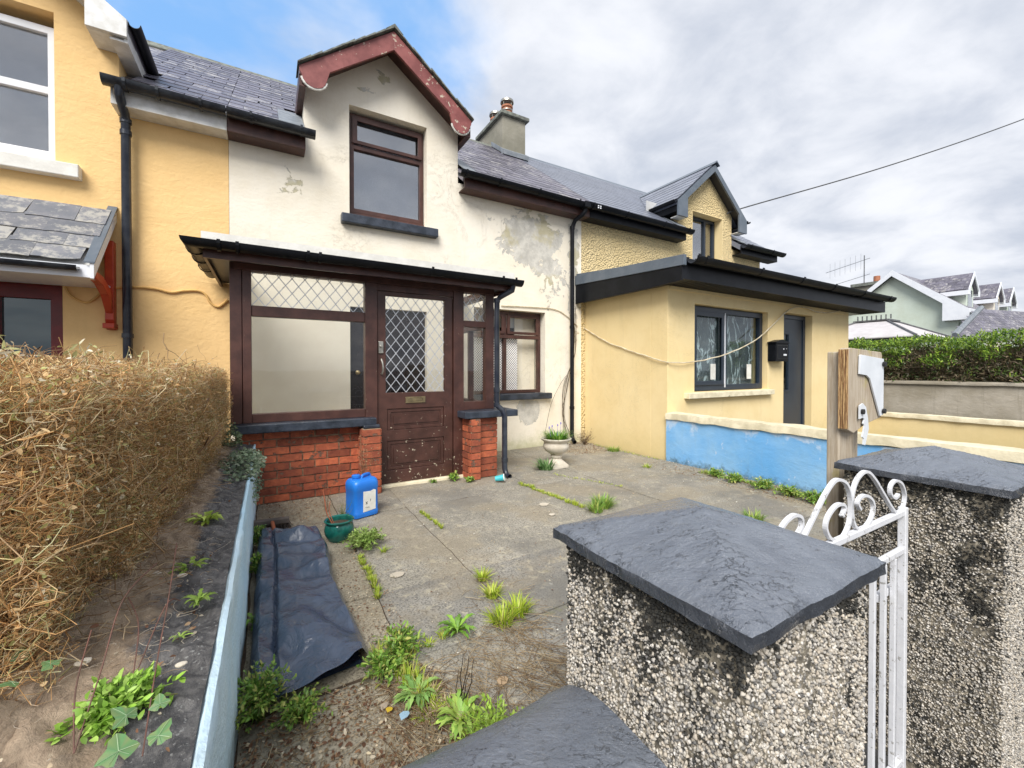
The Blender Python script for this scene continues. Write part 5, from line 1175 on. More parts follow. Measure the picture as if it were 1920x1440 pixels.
# green pot
pt = thing('plant_pot', (.455, 3.38, 0), 'dark green glazed plant pot beside the plastic sheet', 'plant pot')
b = MB(); b.lathe([(0, 0), (.075, 0), (.082, .01), (.103, .05), (.108, .085), (.098, .118), (.092, .128), (.104, .138), (.108, .15), (.100, .156), (.088, .148), (.085, .11), (.09, .06)], (.462, 3.40, 0), 36); part('bowl', b, 'glaze_green', pt, smooth=True)
b = MB(); b.lathe([(0, .118), (.05, .122), (.088, .116)], (.462, 3.40, 0), 20); part('soil', b, 'soil', pt)
b = MB(); b.tube(smooth_path([(.42, 3.42, .11), (.38, 3.45, .2), (.37, 3.50, .3), (.36, 3.52, .36)], 4), .0035, 5); b.tube(smooth_path([(.43, 3.42, .11), (.40, 3.47, .2), (.41, 3.5, .27)], 4), .0025, 5); part('bare_stem', b, 'handle_wood', pt)
# urn
ur = thing('garden_urn', (3.28, 4.45, 0), 'weathered stone pedestal urn planted with green bulbs, by the cream wall', 'urn')
uc = (3.30, 4.47, 0)
b = loft([(rrect(uc[0], uc[1], .25, .25, .02), 0), (rrect(uc[0], uc[1], .25, .25, .02), .03), (rrect(uc[0], uc[1], .14, .14, .06), .10), (rrect(uc[0], uc[1], .115, .115, .057), .125)]); part('foot', b, 'urn_stone', ur, smooth=True)
b = MB(); b.lathe([(.058, .12), (.075, .128), (.08, .14), (.07, .155), (.065, .16), (.10, .185), (.15, .22), (.172, .26), (.174, .285), (.165, .31), (.158, .325), (.175, .345), (.20, .362), (.205, .378), (.195, .385), (.165, .37), (.15, .33)], uc, 40)
part('bowl', b, 'urn_stone', ur, smooth=True); b = MB(); b.lathe([(0, .345), (.16, .345)], uc, 20); part('soil', b, 'soil', ur)
def blades(c, n, h, r0, spread, cols, wd=.004, seg=5, name=None, parent=None, lean=(0, 0), kind=None):
    base = np.zeros((n, 3)); a = rng.random(n)*2*PI; rr = np.sqrt(rng.random(n))*r0
    base[:, 0] = c[0]+rr*np.cos(a); base[:, 1] = c[1]+rr*np.sin(a); base[:, 2] = c[2]
    out = np.stack([np.cos(a), np.sin(a), np.zeros(n)], 1)+rng.normal(0, .35, (n, 3))*[1, 1, 0]; H = h*rng.uniform(.5, 1.15, n); sp_ = spread*rng.uniform(.3, 1.2, n)
    t = np.linspace(0, 1, seg+1)[None, :, None]
    P = base[:, None]+out[:, None]*(t**1.7)*sp_[:, None, None]+np.array([0, 0, 1.])*(t-.28*t**2*np.minimum(1.4, sp_[:, None, None]/np.maximum(H[:, None, None], .01)))*H[:, None, None]
    P[..., 2] = np.maximum(P[..., 2], c[2]+.002)
    side = norm(np.cross(out, [0, 0, 1.])); wv = wd*rng.uniform(.6, 1.3, n)[:, None, None]*(1-t**2*.9)
    Lf, Rt = P+side[:, None]*wv, P-side[:, None]*wv; V = np.stack([Lf, Rt], 2).reshape(-1, 3); k = (seg+1)*2
    b_ = np.arange(n)[:, None, None]*k+np.arange(seg)[None, :, None]*2; Fq = (b_+np.array([0, 1, 3, 2])[None, None]).reshape(-1, 4)
    return V, Fq, np.repeat(pick(cols, n, .18), k, 0)
V, Fq, c = blades((uc[0], uc[1], .35), 320, .15, .13, .13, [(.12, .30, .03), (.20, .42, .05), (.09, .22, .03), (.35, .5, .1)], .005)
bl = fast('foliage', V, Fq, c, 'leaf', ur)
b = MB()
for x, y, h in ((.02, .0, .17), (.07, .02, .19), (-.05, .0, .16), (-.08, .01, .14)): b.tube([(uc[0]+x, uc[1]+y, .40), (uc[0]+x*1.3, uc[1]+y, .40+h*.8)], .002, 4); b.lathe([(0, 0), (.009, .008), (.007, .03), (0, .036)], (uc[0]+x*1.3, uc[1]+y, .38+h*.9), 8)
g = newmat('flower_violet'); fin(g, (.25, .22, .55), .6); part('flower', b, 'flower_violet', ur)
# white flower and climbing stems beside the downpipe
cl = MB()
for k in range(5):
    cl.tube(smooth_path([(4.42+k*.06, 5.77, .05), (4.40+.04*math.sin(k*3), 5.75, .5), (4.46+.05*math.sin(k*5), 5.77, 1.0), (4.64+.04*math.sin(k), 5.77, 1.6), (4.66+.03*math.sin(k*4), 5.78, 2.1+.15*k)], 6), .0035, 4)
cl.tube(smooth_path([(3.9, 5.6, .2), (4.1, 5.7, .7), (4.35, 5.76, 1.05), (4.5, 5.77, 1.2)], 5), .003, 4)
cp = thing('climbing_plant', (4.5, 5.75, 0), 'bare climbing stems straggling up beside the black downpipe by the urn', 'plant'); part('stem', cl, 'soil', cp, smooth=False)
# cup
b = MB(); b.lathe([(0, 0), (.028, 0), (.038, .10), (.040, .10), (.040, .104), (.035, .104), (.026, .005)], (0, 0, 0), 20); M_ = Matrix.Rotation(math.radians(80), 4, 'Y'); M_ = Matrix.Rotation(math.radians(-35), 4, 'Z') @ M_
b.v = [tuple((M_ @ Vector(p))+Vector((2.24, 4.20, .040))) for p in b.v]
cu = thing('paper_cup', (2.27, 4.18, 0), 'teal paper cup lying at the foot of the porch downpipe', 'cup'); part('cup_body', b, 'cup_teal', cu, smooth=True)
b2 = MB(); b2.lathe([(.0395, .099), (.042, .099), (.042, .108), (.037, .108)], (0, 0, 0), 20); b2.v = [tuple((M_ @ Vector(p))+Vector((2.24, 4.20, .040))) for p in b2.v]; part('rim', b2, 'paper', cu, smooth=True)
# broom
br_ = thing('broom', (.04, 3.72, 0), 'old yard broom head with short wooden handle above the plastic sheet', 'broom')
b = MB(); b.box(-.11, .14, 3.80, 3.86, .06, .10); b.v = [(x+.03*(y-3.8), y+(x*-.12), z) for x, y, z in b.v]; part('head', b, 'bristle', br_, bevel=.006)
n = 500; P = np.stack([rng.uniform(-.11, .14, n), rng.uniform(3.8, 3.86, n), np.full(n, .062)], 1); P[:, 1] -= P[:, 0]*.12; E_ = P+np.stack([rng.normal(0, .014, n), rng.normal(.02, .014, n), np.full(n, -.055)], 1)
V, Fq, kk = twigs(np.stack([P, (P+E_)/2, E_], 1), np.full((n, 3), .0014)); fast('bristles', V, Fq, np.repeat(pick([(.14, .11, .1), (.24, .20, .18)], n), kk, 0), 'twig', br_, kind='stuff')
b = MB(); b.tube([(.02, 3.82, .085), (.045, 3.50, .05)], .013, 10); part('handle', b, 'handle_wood', br_, smooth=True)

# ================================================================== PLANTS
GREEN = [(.17, .33, .04), (.26, .44, .06), (.13, .25, .04), (.38, .50, .10), (.46, .46, .12), (.22, .36, .08)]; LIME = [(.38, .50, .04), (.48, .58, .06), (.28, .40, .04), (.55, .55, .12)]
def tuft(pos, h, r, n, label, cols=GREEN, spread=None, wd=.004, group='grass tufts growing in the paving joints'):
    V, Fq, c = blades((pos[0], pos[1], -.004), n, h, r, spread or h*.7, cols, wd); o = fast('grass_tuft', V-np.array([pos[0], pos[1], 0]), Fq, c, 'leaf'); o.location = (pos[0], pos[1], 0); tag(o, label, 'grass', group)
def strip(p0, p1, w_, h, n, label, cols=LIME):
    p0, p1 = np.array(p0), np.array(p1); Vs, Fs, Cs = [], [], []; off = 0
    for k in range(max(3, int(np.linalg.norm(p1-p0)/.05))):
        t = k/max(1, int(np.linalg.norm(p1-p0)/.05)-1); c_ = p0+(p1-p0)*t+rng.normal(0, w_*.3, 2); V, Fq, c = blades((c_[0], c_[1], -.004), n, h*rng.uniform(.5, 1.2), w_*.8, h*.5, cols, .003, 3); Vs.append(V); Fs.append(Fq+off); Cs.append(c); off += len(V)
    o = fast('grass_strip', np.concatenate(Vs), np.concatenate(Fs), np.concatenate(Cs), 'leaf'); tag(o, label, 'grass', 'grass tufts growing in the paving joints')
def leafy_weed(pos, h, r, n, label, cols=GREEN, ls=(.018, .034), name='leafy_weed', z0=0, wratio=.38, cat='weed', grp='weeds on the paving'):
    """stems radiating from a crown, each carrying small leaves"""
    a = rng.random(n)*2*PI; el = rng.uniform(.25, 1.3, n); L = rng.uniform(.5, 1.1, n); x, y = pos[0], pos[1]
    D = np.stack([np.cos(a)*np.cos(el), np.sin(a)*np.cos(el), np.sin(el)], 1); E_ = D*np.array([r, r, h])*L[:, None]/np.maximum(.4, np.sqrt((D**2).sum(1)))[:, None]
    t = np.linspace(0, 1, 4)[None, :, None]; P = E_[:, None]*t; P[..., 2] += .25*h*np.sin(t[..., 0]*PI); P[..., :2] += rng.normal(0, .2*r*.2, (n, 1, 2))
    V1, F1, k1 = twigs(P, np.full((n, 4), .0014)); c1 = np.repeat(pick([cols[0], (.2, .2, .06)], n), k1, 0)
    m_ = 9; tt = rng.uniform(.25, 1.05, (n, m_)); B = (E_[:, None]*tt[..., None]); B[..., 2] += .25*h*np.sin(np.minimum(tt, 1)*PI); B = B.reshape(-1, 3); N_ = len(B)
    Dl = norm(np.repeat(D, m_, 0)*.6+rng.normal(0, .6, (N_, 3))+np.array([0, 0, .15])); V2, F2, k2 = leaves(B, Dl, norm(rng.normal(0, .4, (N_, 3))+np.array([0, 0, 1.])), rng.uniform(*ls, N_), rng.uniform(*ls, N_)*wratio, .2)
    c2 = np.repeat(pick(cols, N_, .2), k2, 0); V2[:, 2] = np.maximum(V2[:, 2], .003)
    F1t = np.concatenate([F1[:, [0, 1, 2]], F1[:, [0, 2, 3]]]); V = np.concatenate([V1, V2]); Fa = np.concatenate([F1t, F2+len(V1)])
    o = fast(name, V, Fa, np.concatenate([c1, c2]), 'leaf'); o.location = (x, y, z0); tag(o, label, cat, grp); return o
def rosette(pos, r, n, label, cols=GREEN, z0=0, name='weed_rosette', grp='weeds on the paving', up=.35):
    """toothed leaves radiating from the middle (dandelion-like)"""
    Vs = []; Fs = []; Cs = []; off = 0
    for k in range(n):
        a = 2*PI*k/n+random.uniform(-.3, .3); L = r*random.uniform(.6, 1.15); u = up*random.uniform(.4, 1.6); seg = 9; d = np.array([math.cos(a), math.sin(a), 0]); s = np.array([-d[1], d[0], 0]); vs = []
        for i in range(seg+1):
            t = i/seg; c_ = d*L*t+np.array([0, 0, L*u*math.sin(t*2.4)*.6+.004]); wd = L*(.02+.085*math.sin(min(1, t*1.02)*PI)**.8*(1.15 if i % 2 else .45))*(1 if t < .95 else .3)
            vs += [c_+s*wd+np.array([0, 0, wd*.3]), c_, c_-s*wd+np.array([0, 0, wd*.3])]
        f = []
        for i in range(seg): b0 = i*3; f += [(b0, b0+1, b0+4, b0+3), (b0+1, b0+2, b0+5, b0+4)]
        Vs.append(np.array(vs)); Fs.append(np.array(f)+off); off += len(vs); Cs.append(np.repeat(pick(cols, 1, .2), len(vs), 0))
    o = fast(name, np.concatenate(Vs), np.concatenate(Fs), np.concatenate(Cs), 'leaf', smooth=True); o.location = (pos[0], pos[1], z0); tag(o, label, 'weed', grp); return o
leafy_weed((.60, 3.14), .13, .17, 150, 'bushy green weed spilling beside the green pot', [(.30, .42, .10), (.42, .55, .16), (.2, .32, .06)])
leafy_weed((-.03, 1.78), .20, .13, 120, 'feathery green weed in front of the plastic sheet by the blue wall', GREEN, (.012, .03))
leafy_weed((.10, 1.70), .10, .12, 60, 'low green weed at the bottom edge of the plastic sheet', GREEN, (.012, .028))
leafy_weed((-.06, 3.52), .16, .08, 60, 'green weed between blue wall and broom handle', GREEN)
leafy_weed((-.07, 3.05), .14, .05, 30, 'small green weed squeezed between blue wall and the sheet top', GREEN)
rosette((-.06, 2.45), .09, 16, 'small leafy weed between blue wall and the middle of the sheet', GREEN, up=.9)
leafy_weed((.50, 1.88), .10, .14, 90, 'large green weed clump right of the plastic sheet corner', GREEN, (.015, .035))
leafy_weed((.42, 1.80), .08, .12, 60, 'lower left part of the weed clump near the sheet corner', GREEN)
rosette((.50, 1.60), .095, 60, 'toothed dandelion leaves above the near front wall', [(.22, .40, .10), (.30, .46, .12)], up=.5)
rosette((.60, 1.40), .095, 60, 'toothed dandelion leaves touching the black coping', [(.26, .44, .08), (.36, .5, .1)], up=.6)
leafy_weed((.66, 1.22), .14, .16, 110, 'green weeds against the black coping of the front wall', [(.28, .44, .05), (.36, .5, .08)], (.012, .03))
strip((.44, 1.90), (.52, 1.62), .05, .07, 70, 'ragged yellowish grass at the top of the weed patch right of the sheet', LIME+[(.5, .42, .2)])
strip((.50, 1.62), (.66, 1.28), .055, .07, 80, 'ragged yellowish grass along the weeds by the front wall', LIME+[(.5, .42, .2), (.6, .48, .28)])
rosette((.80, 1.90), .10, 26, 'spiky rosette weed at the crossing of two joints', [(.3, .5, .08), (.2, .4, .05)], up=.7)
strip((.56, 1.86), (.80, 1.92), .03, .06, 40, 'thin grass between the big weed clump and the rosette')
tuft((1.135, 2.30), .07, .03, 90, 'small grass tuft, furthest of the three in the middle joint', LIME)
tuft((1.10, 2.10), .07, .035, 110, 'small grass tuft, middle one of the three in the middle joint', LIME)
tuft((1.03, 1.85), .08, .05, 150, 'grass tuft where the joints meet left of the near pillar', LIME)
tuft((1.14, 1.88), .09, .05, 150, 'grass tuft close to the left side of the near pillar', LIME)
strip((1.19, 3.66), (1.215, 3.20), .015, .035, 40, 'short grass line in the joint in front of the door')
strip((.545, 2.98), (.535, 2.42), .018, .045, 45, 'grass line in the joint right of the plastic sheet')
strip((2.46, 4.0), (2.55, 3.05), .035, .04, 50, 'mossy grass line in the joint leading to the near pillar')
tuft((2.72, 2.95), .11, .09, 260, 'bright grass tuft behind the cap of the near pillar', GREEN)
tuft((2.58, 2.88), .09, .06, 130, 'left half of the bright grass behind the pillar cap', GREEN)
tuft((.70, 3.0), .05, .02, 30, 'tiny grass tuft near the bushy weed', LIME)
tuft((3.55, 2.0), .10, .07, 160, 'grass tuft just left of the gate scrolls', GREEN)
tuft((3.10, 4.42), .14, .09, 120, 'dark bulb leaves at the left foot of the urn', [(.08, .18, .05), (.12, .25, .07), (.2, .34, .12)], spread=.12, wd=.008)
tuft((4.70, 4.86), .09, .09, 160, 'grass tuft against the extension side wall', GREEN)
tuft((4.3, 3.82), .06, .06, 60, 'sparse grass near the corner of the extension', LIME)
for k, (x, y, s_) in enumerate(((4.66, 3.08, .10), (4.60, 2.80, .12), (4.62, 2.50, .14), (4.58, 2.22, .13), (4.55, 1.98, .14), (4.62, 1.75, .15), (4.50, 1.5, .14))):
    leafy_weed((x, y), s_*.8, s_*1.15, 60, ('furthest', 'second', 'third', 'fourth', 'fifth', 'sixth', 'nearest')[k]+' clump of the weeds along the foot of the blue wall, counted from the extension', GREEN, (.02, .04), grp='weeds along the blue wall')
strip((4.72, 3.3), (4.64, 1.35), .06, .05, 46, 'low mixed grass running along the foot of the blue wall', GREEN+LIME+[(.42, .34, .16)])
strip((4.80, 5.4), (4.82, 4.1), .03, .03, 14, 'sparse mossy grass along the foot of the extension side wall', LIME+[(.4, .3, .15)])
strip((3.05, 4.15), (3.35, 3.35), .03, .02, 14, 'thin moss line running from the urn towards the gate', LIME)
leafy_weed((1.86, 4.52), .08, .10, 22, 'broad-leaved weed at the right door post', GREEN, (.03, .05)); leafy_weed((2.0, 4.36), .05, .09, 20, 'low weed at the foot of the right brick pier', GREEN, (.025, .04))
leafy_weed((1.62, 4.56), .03, .05, 10, 'tiny weed on the door threshold', GREEN)
# dry stalks: dead weed in front of the pier
def stalks(c, n, h, spread, cols, label, r=.0014, name='dry_weed', heads=0, cat='dead weed'):
    a = rng.random(n)*2*PI; t = np.linspace(0, 1, 6)[None, :, None]; out = np.stack([np.cos(a), np.sin(a), np.zeros(n)], 1); H = h*rng.uniform(.5, 1.1, n)
    P = out[:, None]*spread*rng.uniform(.2, 1, n)[:, None, None]*t**1.3+np.array([0, 0, 1.])*t*H[:, None, None]+np.cumsum(rng.normal(0, .006, (n, 6, 3)), 1)
    P[..., 2] = np.maximum(P[..., 2], .003); V, Fq, kk = twigs(P, np.full((n, 6), r)*np.linspace(1, .4, 6)); Ft = np.concatenate([Fq[:, [0, 1, 2]], Fq[:, [0, 2, 3]]]); cc = np.repeat(pick(cols, n), kk, 0)
    if heads:
        m_ = n*heads; ii = rng.integers(0, n, m_); B = P[ii, rng.integers(2, 6, m_)]+rng.normal(0, .005, (m_, 3)); V2, F2, k2 = leaves(B, rng.normal(size=(m_, 3))+[0, 0, .8], rng.normal(size=(m_, 3)), rng.uniform(.008, .02, m_), rng.uniform(.004, .009, m_))
        Ft = np.concatenate([Ft, F2+len(V)]); V = np.concatenate([V, V2]); cc = np.concatenate([cc, np.repeat(pick(cols, m_), k2, 0)])
    o = fast(name, V, Ft, cc, 'twig'); o.location = c; return tag(o, label, cat)
stalks((.80, 4.15, 0), 26, .62, .12, [(.38, .20, .10), (.5, .3, .17), (.26, .12, .07)], 'dead brown dock stalks behind the jerrycan', .002, heads=30)
stalks((.45, 4.1, 0), 9, .55, .3, [(.42, .26, .14), (.2, .1, .06)], 'thin dead stems leaning on the brick wall beside the jerrycan', .0015)
stalks((.54, 3.75, 0), 26, .16, .08, [(.18, .26, .05), (.3, .3, .1)], 'small grassy stalks between pot and jerrycan', .002)
stalks((.62, 1.45, 0), 5, .24, .06, [(.03, .015, .012), (.05, .03, .02)], 'dark dead stem rising from the weeds by the front wall', .003)
stalks((4.66, 5.50, 0), 40, .22, .25, [(.2, .13, .08), (.3, .2, .12), (.1, .08, .05)], 'dead twiggy debris in the corner below the downpipe', .0025, heads=12)
# dry straw and litter (uncountable)
def straw(name, n, box, Lr, cols, label, r=.0011):
    P0 = np.stack([rng.uniform(box[0], box[1], n), rng.uniform(box[2], box[3], n), rng.uniform(.004, .03, n)], 1); a = rng.normal(-1.2, .9, n); L = rng.uniform(*Lr, n); t = np.linspace(0, 1, 5)[None, :, None]
    D = np.stack([np.cos(a), np.sin(a), np.zeros(n)], 1); P = P0[:, None]+D[:, None]*L[:, None, None]*t+np.cumsum(rng.normal(0, .005, (n, 5, 3))*[1, 1, .35], 1); P[..., 2] = np.clip(P[..., 2], .003, .05)
    V, Fq, kk = twigs(P, np.full((n, 5), r)); o = fast(name, V, Fq, np.repeat(pick(cols, n), kk, 0), 'twig', kind='stuff', label=label); return o
STR = [(.50, .38, .22), (.62, .50, .32), (.38, .27, .15), (.28, .18, .10)]
straw('dry_grass', 420, (.75, 1.15, 1.15, 1.85), (.06, .22), STR, 'dry straw strands lying on the paving left of the near pillar')
straw('dry_grass', 500, (.35, .75, 1.05, 1.75), (.05, .18), STR, 'dry straw among the weeds near the front wall')
straw('dry_grass', 260, (4.3, 4.85, 1.2, 3.6), (.05, .14), STR, 'dry straw along the foot of the blue wall')
straw('dry_grass', 220, (-.05, .45, 1.2, 1.8), (.04, .12), STR, 'dry straw below the plastic sheet')
straw('dry_grass', 90, (.95, 1.25, 1.7, 2.3), (.04, .12), STR, 'few dry strands around the small tufts')
def litter(name, n, box, size, cols, label, pw=1, thick=.5):
    P = np.stack([box[0]+(box[1]-box[0])*rng.random(n), box[2]+(box[3]-box[2])*rng.random(n)**pw, rng.uniform(.002, .010, n)], 1)
    V, Ft, kk = leaves(P, rng.normal(size=(n, 3))*[1, 1, .12], rng.normal(0, .35, (n, 3))+[0, 0, 1], rng.uniform(*size, n), rng.uniform(*size, n)*thick); V[:, 2] = np.maximum(V[:, 2], .0025)
    return fast(name, V, Ft, np.repeat(pick(cols, n, .25), kk, 0), 'twig', kind='stuff', label=label)
LIT = [(.30, .17, .09), (.45, .31, .18), (.18, .09, .05), (.58, .47, .32), (.24, .12, .07), (.66, .58, .44)]
litter('leaf_litter', 2600, (-.09, .62, 1.0, 1.80), (.008, .026), LIT, 'brown leaf litter on the ground below the plastic sheet')
litter('leaf_litter', 900, (-.09, .50, 3.45, 4.6), (.008, .024), LIT, 'brown leaf litter around the broom under the porch window')
litter('leaf_litter', 700, (.34, .60, 1.85, 3.2), (.006, .018), LIT, 'leaf litter along the right side of the plastic sheet')
litter('leaf_litter', 1100, (4.0, 4.85, 4.9, 5.75), (.01, .03), LIT, 'leaf litter in the corner of the yard by the downpipe')
litter('leaf_litter', 800, (4.35, 4.86, 1.2, 4.0), (.01, .028), LIT, 'leaf litter along the foot of the blue wall')
litter('leaf_litter', 2600, (.55, 4.8, 1.2, 5.6), (.004, .018), LIT+[(.7, .68, .6)], 'scattered dry leaves and grit over the paving')
o = litter('scrap', 2, (.62, .63, 1.30, 1.31), (.04, .05), [(.45, .66, .82)], ''); bpy.data.objects.remove(o)
def flat_leaf(x, y, L, colr, label, name='fallen_leaf', cat='leaf', w=.6, z=.012):
    V, Ft, kk = leaves(np.array([[0, 0, .004]]), np.array([[.7, .6, .1]]), np.array([[.1, .1, 1.]]), np.array([L]), np.array([L*w])); o = fast(name, V, Ft, np.repeat(np.array([colr]), kk, 0), 'twig'); o.location = (x, y, z); tag(o, label, cat)
p = on(752, 1358, 'z', .02); flat_leaf(p.x, p.y, .05, (.45, .68, .85), 'torn scrap of pale blue plastic among the weeds', 'plastic_scrap', 'litter', .7, .03)
p = on(726, 1338, 'z', .02); flat_leaf(p.x, p.y, .03, (.85, .60, .05), 'small yellow leaf in the litter by the weeds', w=.9, z=.02)
p = on(1190, 1295, 'z', .0)
for (px, py, L, cc, lb_) in ((937, 1287, .075, (.62, .45, .28), 'large dry tan leaf on the paving above the black coping'), (715, 1330, .05, (.60, .50, .38), 'pale curled leaf beside the weeds at the bottom')):
    p = on(px, py, 'z', .02); flat_leaf(p.x, p.y, L, cc, lb_)
p = on(492, 1249, 'z', .1); flat_leaf(p.x, p.y, .022, (.6, .35, .2), 'small brown leaf on the lower left of the plastic sheet', z=.10)
p = on(592, 1209, 'z', .1); flat_leaf(p.x, p.y, .016, (.75, .72, .6), 'tiny pale leaf on the middle of the plastic sheet', z=.10)
# stones / white blotch of mortar on the paving
for px, py, s_, lb_ in ((745, 1078, .045, 'white mortar splash on the paving right of the sheet'), (1020, 946, .05, 'white mortar splash near the middle joint'), (1035, 965, .03, 'small white mortar splash near the pillar cap')):
    p = on(px, py, 'z', 0); b = MB(); out = [(p.x+s_*(1+.35*noise.noise((a*2, px, 0)))*math.cos(a)*1.0, p.y+s_*.75*(1+.35*noise.noise((a*2, px, 5)))*math.sin(a)) for a in np.linspace(0, 2*PI, 18)[:-1]]
    b.slab(out, [], 'z', .0, .006); tag(part('mortar_splash', b, 'urn_stone', bevel=.002), lb_, 'mortar')

n = 900; P = np.stack([rng.uniform(-.75, -.16, n), rng.uniform(.8, 4.2, n), np.full(n, .64)], 1); P[:, 2] = .585+.10*np.clip((-P[:, 0]-.18)/.5, 0, 1)+.035*rng.random(n)
V, Ft, kk = leaves(P, rng.normal(size=(n, 3))*[1, 1, .2], rng.normal(0, .35, (n, 3))+[0, 0, 1], rng.uniform(.006, .02, n), rng.uniform(.003, .010, n)); fast('leaf_litter', V, Ft, np.repeat(pick(LIT+[(.6, .55, .45)], n, .2), kk, 0), 'twig', kind='stuff', label='dry leaf bits on the dirt of the wall top')
n = 700; P0 = np.stack([rng.uniform(-.62, -.30, n), rng.uniform(1.3, 4.1, n), rng.uniform(.62, .72, n)], 1); D = norm(rng.normal(size=(n, 3))*[.8, .8, .25]+[.3, 0, -.1]); L = rng.uniform(.05, .16, n); t = np.linspace(0, 1, 4)[None, :, None]
P = P0[:, None]+D[:, None]*L[:, None, None]*t+rng.normal(0, .005, (n, 4, 3)); V, Fq, kk = twigs(P, np.full((n, 4), .0013)); fast('fallen_twigs', V, Fq, np.repeat(pick([(.5, .36, .22), (.36, .24, .14), (.6, .47, .3)], n), kk, 0), 'twig', kind='stuff', label='fallen twigs along the foot of the dry hedge')
# ================================================================== DRY HEDGE ON THE LEFT
hg = thing('dry_hedge', (-1, 2.8, .6), 'dense dry tan twiggy hedge on top of the low stone wall', 'hedge')
def hedge_pts(n, depth=.22):
    """points near the outer shell of the hedge (right flank, near end, top)"""
    out = np.zeros((n, 3)); nm = np.zeros((n, 3)); i = 0
    y = rng.uniform(1.20, 4.52, n); kind = rng.random(n)
    z = rng.uniform(.60, 1.30, n); x = np.zeros(n); d = rng.random(n)**1.6*depth
    zz_ = (z-.62)/.70
    topz = np.array([1.33+.05*noise.noise((q*2.2, 1, 0)) for q in y])-.13*np.clip((y-3.7)/.8, 0, 1)**1.5
    flank = kind < .62
    bul = np.array([noise.noise((a*2.3, b_*3, 6)) for a, b_ in zip(y, z)])
    fx = -.425+.05*np.sin(np.clip(zz_*1.05+.1, 0, 1.1)*PI*.62)+.06*bul+.02*(y-1.2)-.16*np.clip((zz_-.82)/.3, 0, 1)**2
    x = fx-d; nm[:, 0] = 1; nm[:, 2] = .15
    top = (kind >= .62) & (kind < .86); xt = -.42-rng.random(n)**1.3*1.6; x = np.where(top, xt, x); z = np.where(top, topz-d*.6-.10*np.clip((xt+.58)/.16, 0, 1), z); nm[top] = (0, 0, 1)
    end = kind >= .86; xe = -.55-rng.random(n)*1.1; ye = 1.16+.12*np.abs(zz_-.6)+d*.9+.05*bul+.15*np.clip((xe+.75)/.2, 0, 1); x = np.where(end, xe, x); y = np.where(end, ye, y); nm[end] = (.1, -1, .1)
    return np.stack([x, y, z], 1), nm, d
TW = [(.78, .51, .23), (.88, .66, .36), (.64, .39, .16), (.92, .77, .52), (.36, .19, .08), (.82, .57, .28), (.50, .30, .13), (.62, .56, .28)]
n = 68000; P0, nm, d = hedge_pts(n, .17)
D = norm(rng.normal(size=(n, 3))*[.8, 1., .6]+nm*.75+np.array([.1, .0, .25])); L = rng.uniform(.022, .09, n)
P0 = P0-D*L[:, None]*.65; t = np.linspace(0, 1, 4)[None, :, None]; bend = rng.normal(0, .42, (n, 1, 3))*L[:, None, None]
P = P0[:, None]+D[:, None]*L[:, None, None]*t+bend*np.sin(t*PI)+rng.normal(0, .003, (n, 4, 3)); r = rng.uniform(.0005, .0013, n)[:, None]*np.array([1.25, 1.05, .85, .5])
P[..., 0] = np.minimum(P[..., 0], -.27); P[..., 2] = np.minimum(P[..., 2], 1.43)
c = pick(TW, n, .18); V, Fq, kk = twigs(P, r); fast('twigs', V, Fq, np.repeat(c, kk, 0), 'twig', hg, kind='stuff')
n = 2600; P0, nm, d = hedge_pts(n, .4); D = norm(rng.normal(size=(n, 3))*[.5, .7, .35]+np.array([.75, -.1, .35])); L = rng.uniform(.2, .42, n); P0 = P0-D*L[:, None]*.85; t = np.linspace(0, 1, 7)[None, :, None]
P = P0[:, None]+D[:, None]*L[:, None, None]*t+np.cumsum(rng.normal(0, .013, (n, 7, 3)), 1); r = rng.uniform(.0010, .0024, n)[:, None]*np.linspace(1.2, .4, 7)
ok = (P[..., 0].max(1) < -.29) & (P[..., 2].min(1) > .64); P, r, n = P[ok], r[ok], int(ok.sum()); V, Fq, kk = twigs(P, r, 5); fast('branches', V, Fq, np.repeat(pick([(.48, .31, .16), (.60, .43, .25), (.36, .22, .11)], n), kk, 0), 'twig', hg, kind='stuff')
n = 260; P0 = np.stack([rng.uniform(-1.4, -.55, n), rng.uniform(1.3, 4.2, n), np.full(n, .58)], 1); D = norm(rng.normal(size=(n, 3))*[.5, .5, .2]+[.25, -.1, 1]); L = rng.uniform(.3, .6, n); t = np.linspace(0, 1, 6)[None, :, None]
P = P0[:, None]+D[:, None]*L[:, None, None]*t+np.cumsum(rng.normal(0, .012, (n, 6, 3)), 1); V, Fq, kk = twigs(P, rng.uniform(.005, .011, n)[:, None]*np.linspace(1.2, .5, 6), 6); fast('stems', V, Fq, np.repeat(pick([(.34, .22, .13), (.26, .16, .09)], n), kk, 0), 'twig', hg, kind='stuff')
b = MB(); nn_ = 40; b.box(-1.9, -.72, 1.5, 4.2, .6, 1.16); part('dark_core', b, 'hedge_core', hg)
# sparse leaves
n = 24000; P0, nm, d = hedge_pts(n, .14); D = norm(rng.normal(size=(n, 3))+nm*.8); V, Ft, kk = leaves(P0, D, norm(nm+rng.normal(0, .5, (n, 3))+[0, 0, .6]), rng.uniform(.009, .022, n), rng.uniform(.005, .011, n)); fast('leaves', V, Ft, np.repeat(pick([(.88, .64, .34), (.60, .56, .20), (.78, .50, .22), (.90, .80, .56), (.48, .48, .17), (.62, .38, .16), (.86, .62, .32)], n), kk, 0), 'leaf', hg, kind='stuff')
